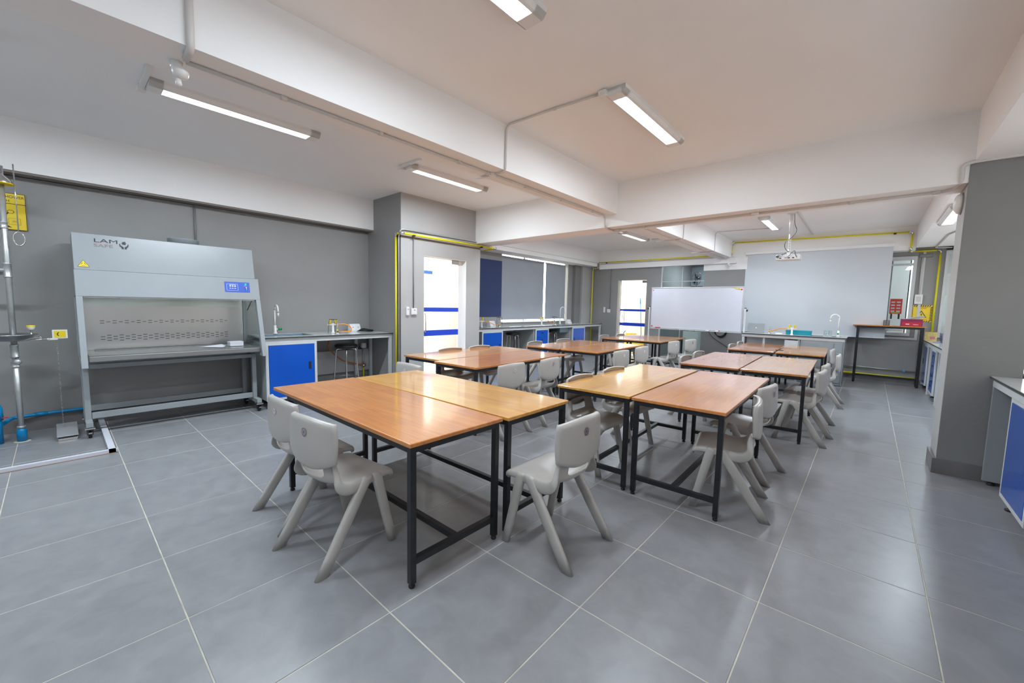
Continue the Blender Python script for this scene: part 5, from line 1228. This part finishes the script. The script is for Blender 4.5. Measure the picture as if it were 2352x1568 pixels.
# sprinkler-like double spotlight brackets under beams
def bracket(x, y, z, label):
    t = empty('emergency_lamp', (x, y, z), R(-30), label, 'lamp', 'small white lamps under the beams'); t.scale = (.68, .68, .85)
    obj('mount', MB().lathe([(.04, 0), (.04, -.035), (.03, -.05)], (0,0,0), 18), M_WPL, t)
    obj('head', MB().lathe([(0, -.055), (.045, -.05), (.055, -.02), (.05, .0)], (.02, .03, -.045), 16), M_WPL, t)
    obj('arm', MB().tube([(0, 0, -.05), (.01, .01, -.11)], .012, 10), M_WPL, t); obj('hook', MB().lathe([(.018, 0), (.022, -.03), (.008, -.04)], (.012, .012, -.105), 12), M_WPL, t)
    return t
bracket(-.13, -1.03, 2.60, 'small white lamp bracket under the long beam near the fume cabinet light')
bracket(.10, 9.08, 2.47, 'small white lamp bracket above the whiteboard corner')
# conduit stubs by the ceiling lights
for (x, y, lab) in ((-1.66, -.99, 'white trunking stub at the end of the light over the fume cabinet'), (-1.66, 1.31, 'white trunking stub at the end of the light by the entrance column'), (1.04, 1.31, 'white terminal box at the end of the middle bay light')):
    t = empty('trunking_stub', (x, y, 2.97), 0, lab, 'trunking'); 
    if x < 0: bx('cover', M_WPL, .0, .42, -.018, .018, .005, .03, t, .003)
    bx('end_box', M_WPL, -.01, .05, -.025, .025, -.02, .02, t, .003)

# ------------------------------------------------------------------ outside the far door: mop and bucket
mbk = empty('mop_bucket', (-2.55, 10.05, 0), 0, 'yellow mop bucket with wringer standing outside the far door', 'bucket')
def frus(x0, x1, y0, y1, z0, z1, k):
    cx, cy = (x0+x1)/2, (y0+y1)/2; P = [(x0, y0), (x1, y0), (x1, y1), (x0, y1)]; Q = [(cx+(x-cx)*k, cy+(y-cy)*k) for x, y in P]; P2_ = [(cx+(x-cx)*k*.93, cy+(y-cy)*k*.93) for x, y in P]; P3 = [(cx+(x-cx)*.9, cy+(y-cy)*.9) for x, y in P]
    m_ = MB(); m_.add([(x, y, z0) for x, y in P]+[(x, y, z1) for x, y in Q]+[(x, y, z1) for x, y in P2_]+[(x, y, z0+.02) for x, y in P3], [(3,2,1,0), (0,1,5,4), (1,2,6,5), (2,3,7,6), (3,0,4,7), (4,5,9,8), (5,6,10,9), (6,7,11,10), (7,4,8,11), (8,9,13,12), (9,10,14,13), (10,11,15,14), (11,8,12,15), (12,13,14,15)]); return m_
obj('tub', frus(-.26, .30, -.15, .15, .08, .36, 1.12), M_YELB, mbk); obj('wringer', frus(-.27, -.05, -.11, .11, .34, .60, 1.08), M_YELB, mbk)
obj('handle', MB().tube(bend([(-.34, .0, .66), (-.40, .0, .62), (-.40, .0, .45)], .04), .012, 8), M_INK, mbk)
for x in (-.22, .26):
    for y in (-.12, .12): obj('caster', MB().lathe([(0, -.012), (.038, -.012), (.038, .012), (0, .012)], (x, y, .038), 14, 'y'), M_RUBBER, mbk); 
mp_ = empty('mop', (-2.40, 10.10, .46), R(0), 'blue mop handle leaning out of the yellow bucket', 'mop'); obj('handle', MB().tube([(0, 0, 0), (-.08, 0, 1.06)], .012, 8), M_MOP, mp_); obj('grip', MB().tube([(-.08, 0, 1.04), (-.095, 0, 1.20)], .017, 8), M_MOP, mp_)
fn = empty('wall_fan', (-1.20, 11.0, 0), 0, 'black cage fan on a thin stand seen through the glass partition', 'fan')
cg = MB()
for k in range(18):
    a = 2*math.pi*k/18; cg.tube([(0, -.05, 2.27), (.10*math.cos(a), -.05, 2.27+.15*math.sin(a)), (.13*math.cos(a), 0, 2.27+.19*math.sin(a)), (.10*math.cos(a), .05, 2.27+.15*math.sin(a)), (0, .05, 2.27)], .0035, 4)
cg.tube([(.13*math.cos(2*math.pi*k/30), 0, 2.27+.19*math.sin(2*math.pi*k/30)) for k in range(30)], .006, 6, False, True)
obj('cage', cg, M_BLACK, fn)
for k in range(3):
    a = 2*math.pi*k/3; c, s = math.cos(a), math.sin(a)
    obj('blade', MB().add([(0, -.01, 2.27), (.11*c-.03*s, .015, 2.27+.15*s+.04*c), (.12*c, .0, 2.27+.17*s), (.11*c+.03*s, -.015, 2.27+.15*s-.04*c)], [(0,1,2,3)]), M_BLACK, fn)
obj('pole', MB().tube([(0, .08, 0), (0, .08, 2.2)], .012, 8), M_BLACK, fn); bx('bracket', M_BLACK, -.16, .16, .06, .10, 2.02, 2.05, fn); obj('motor', MB().lathe([(0, .05), (.05, .06), (.05, .13), (0, .14)], (0, 0, 2.27), 14, 'y'), M_BLACK, fn); obj('foot', MB().lathe([(.2, 0), (.2, .02), (.02, .05)], (0, .08, 0), 20), M_BLACK, fn)
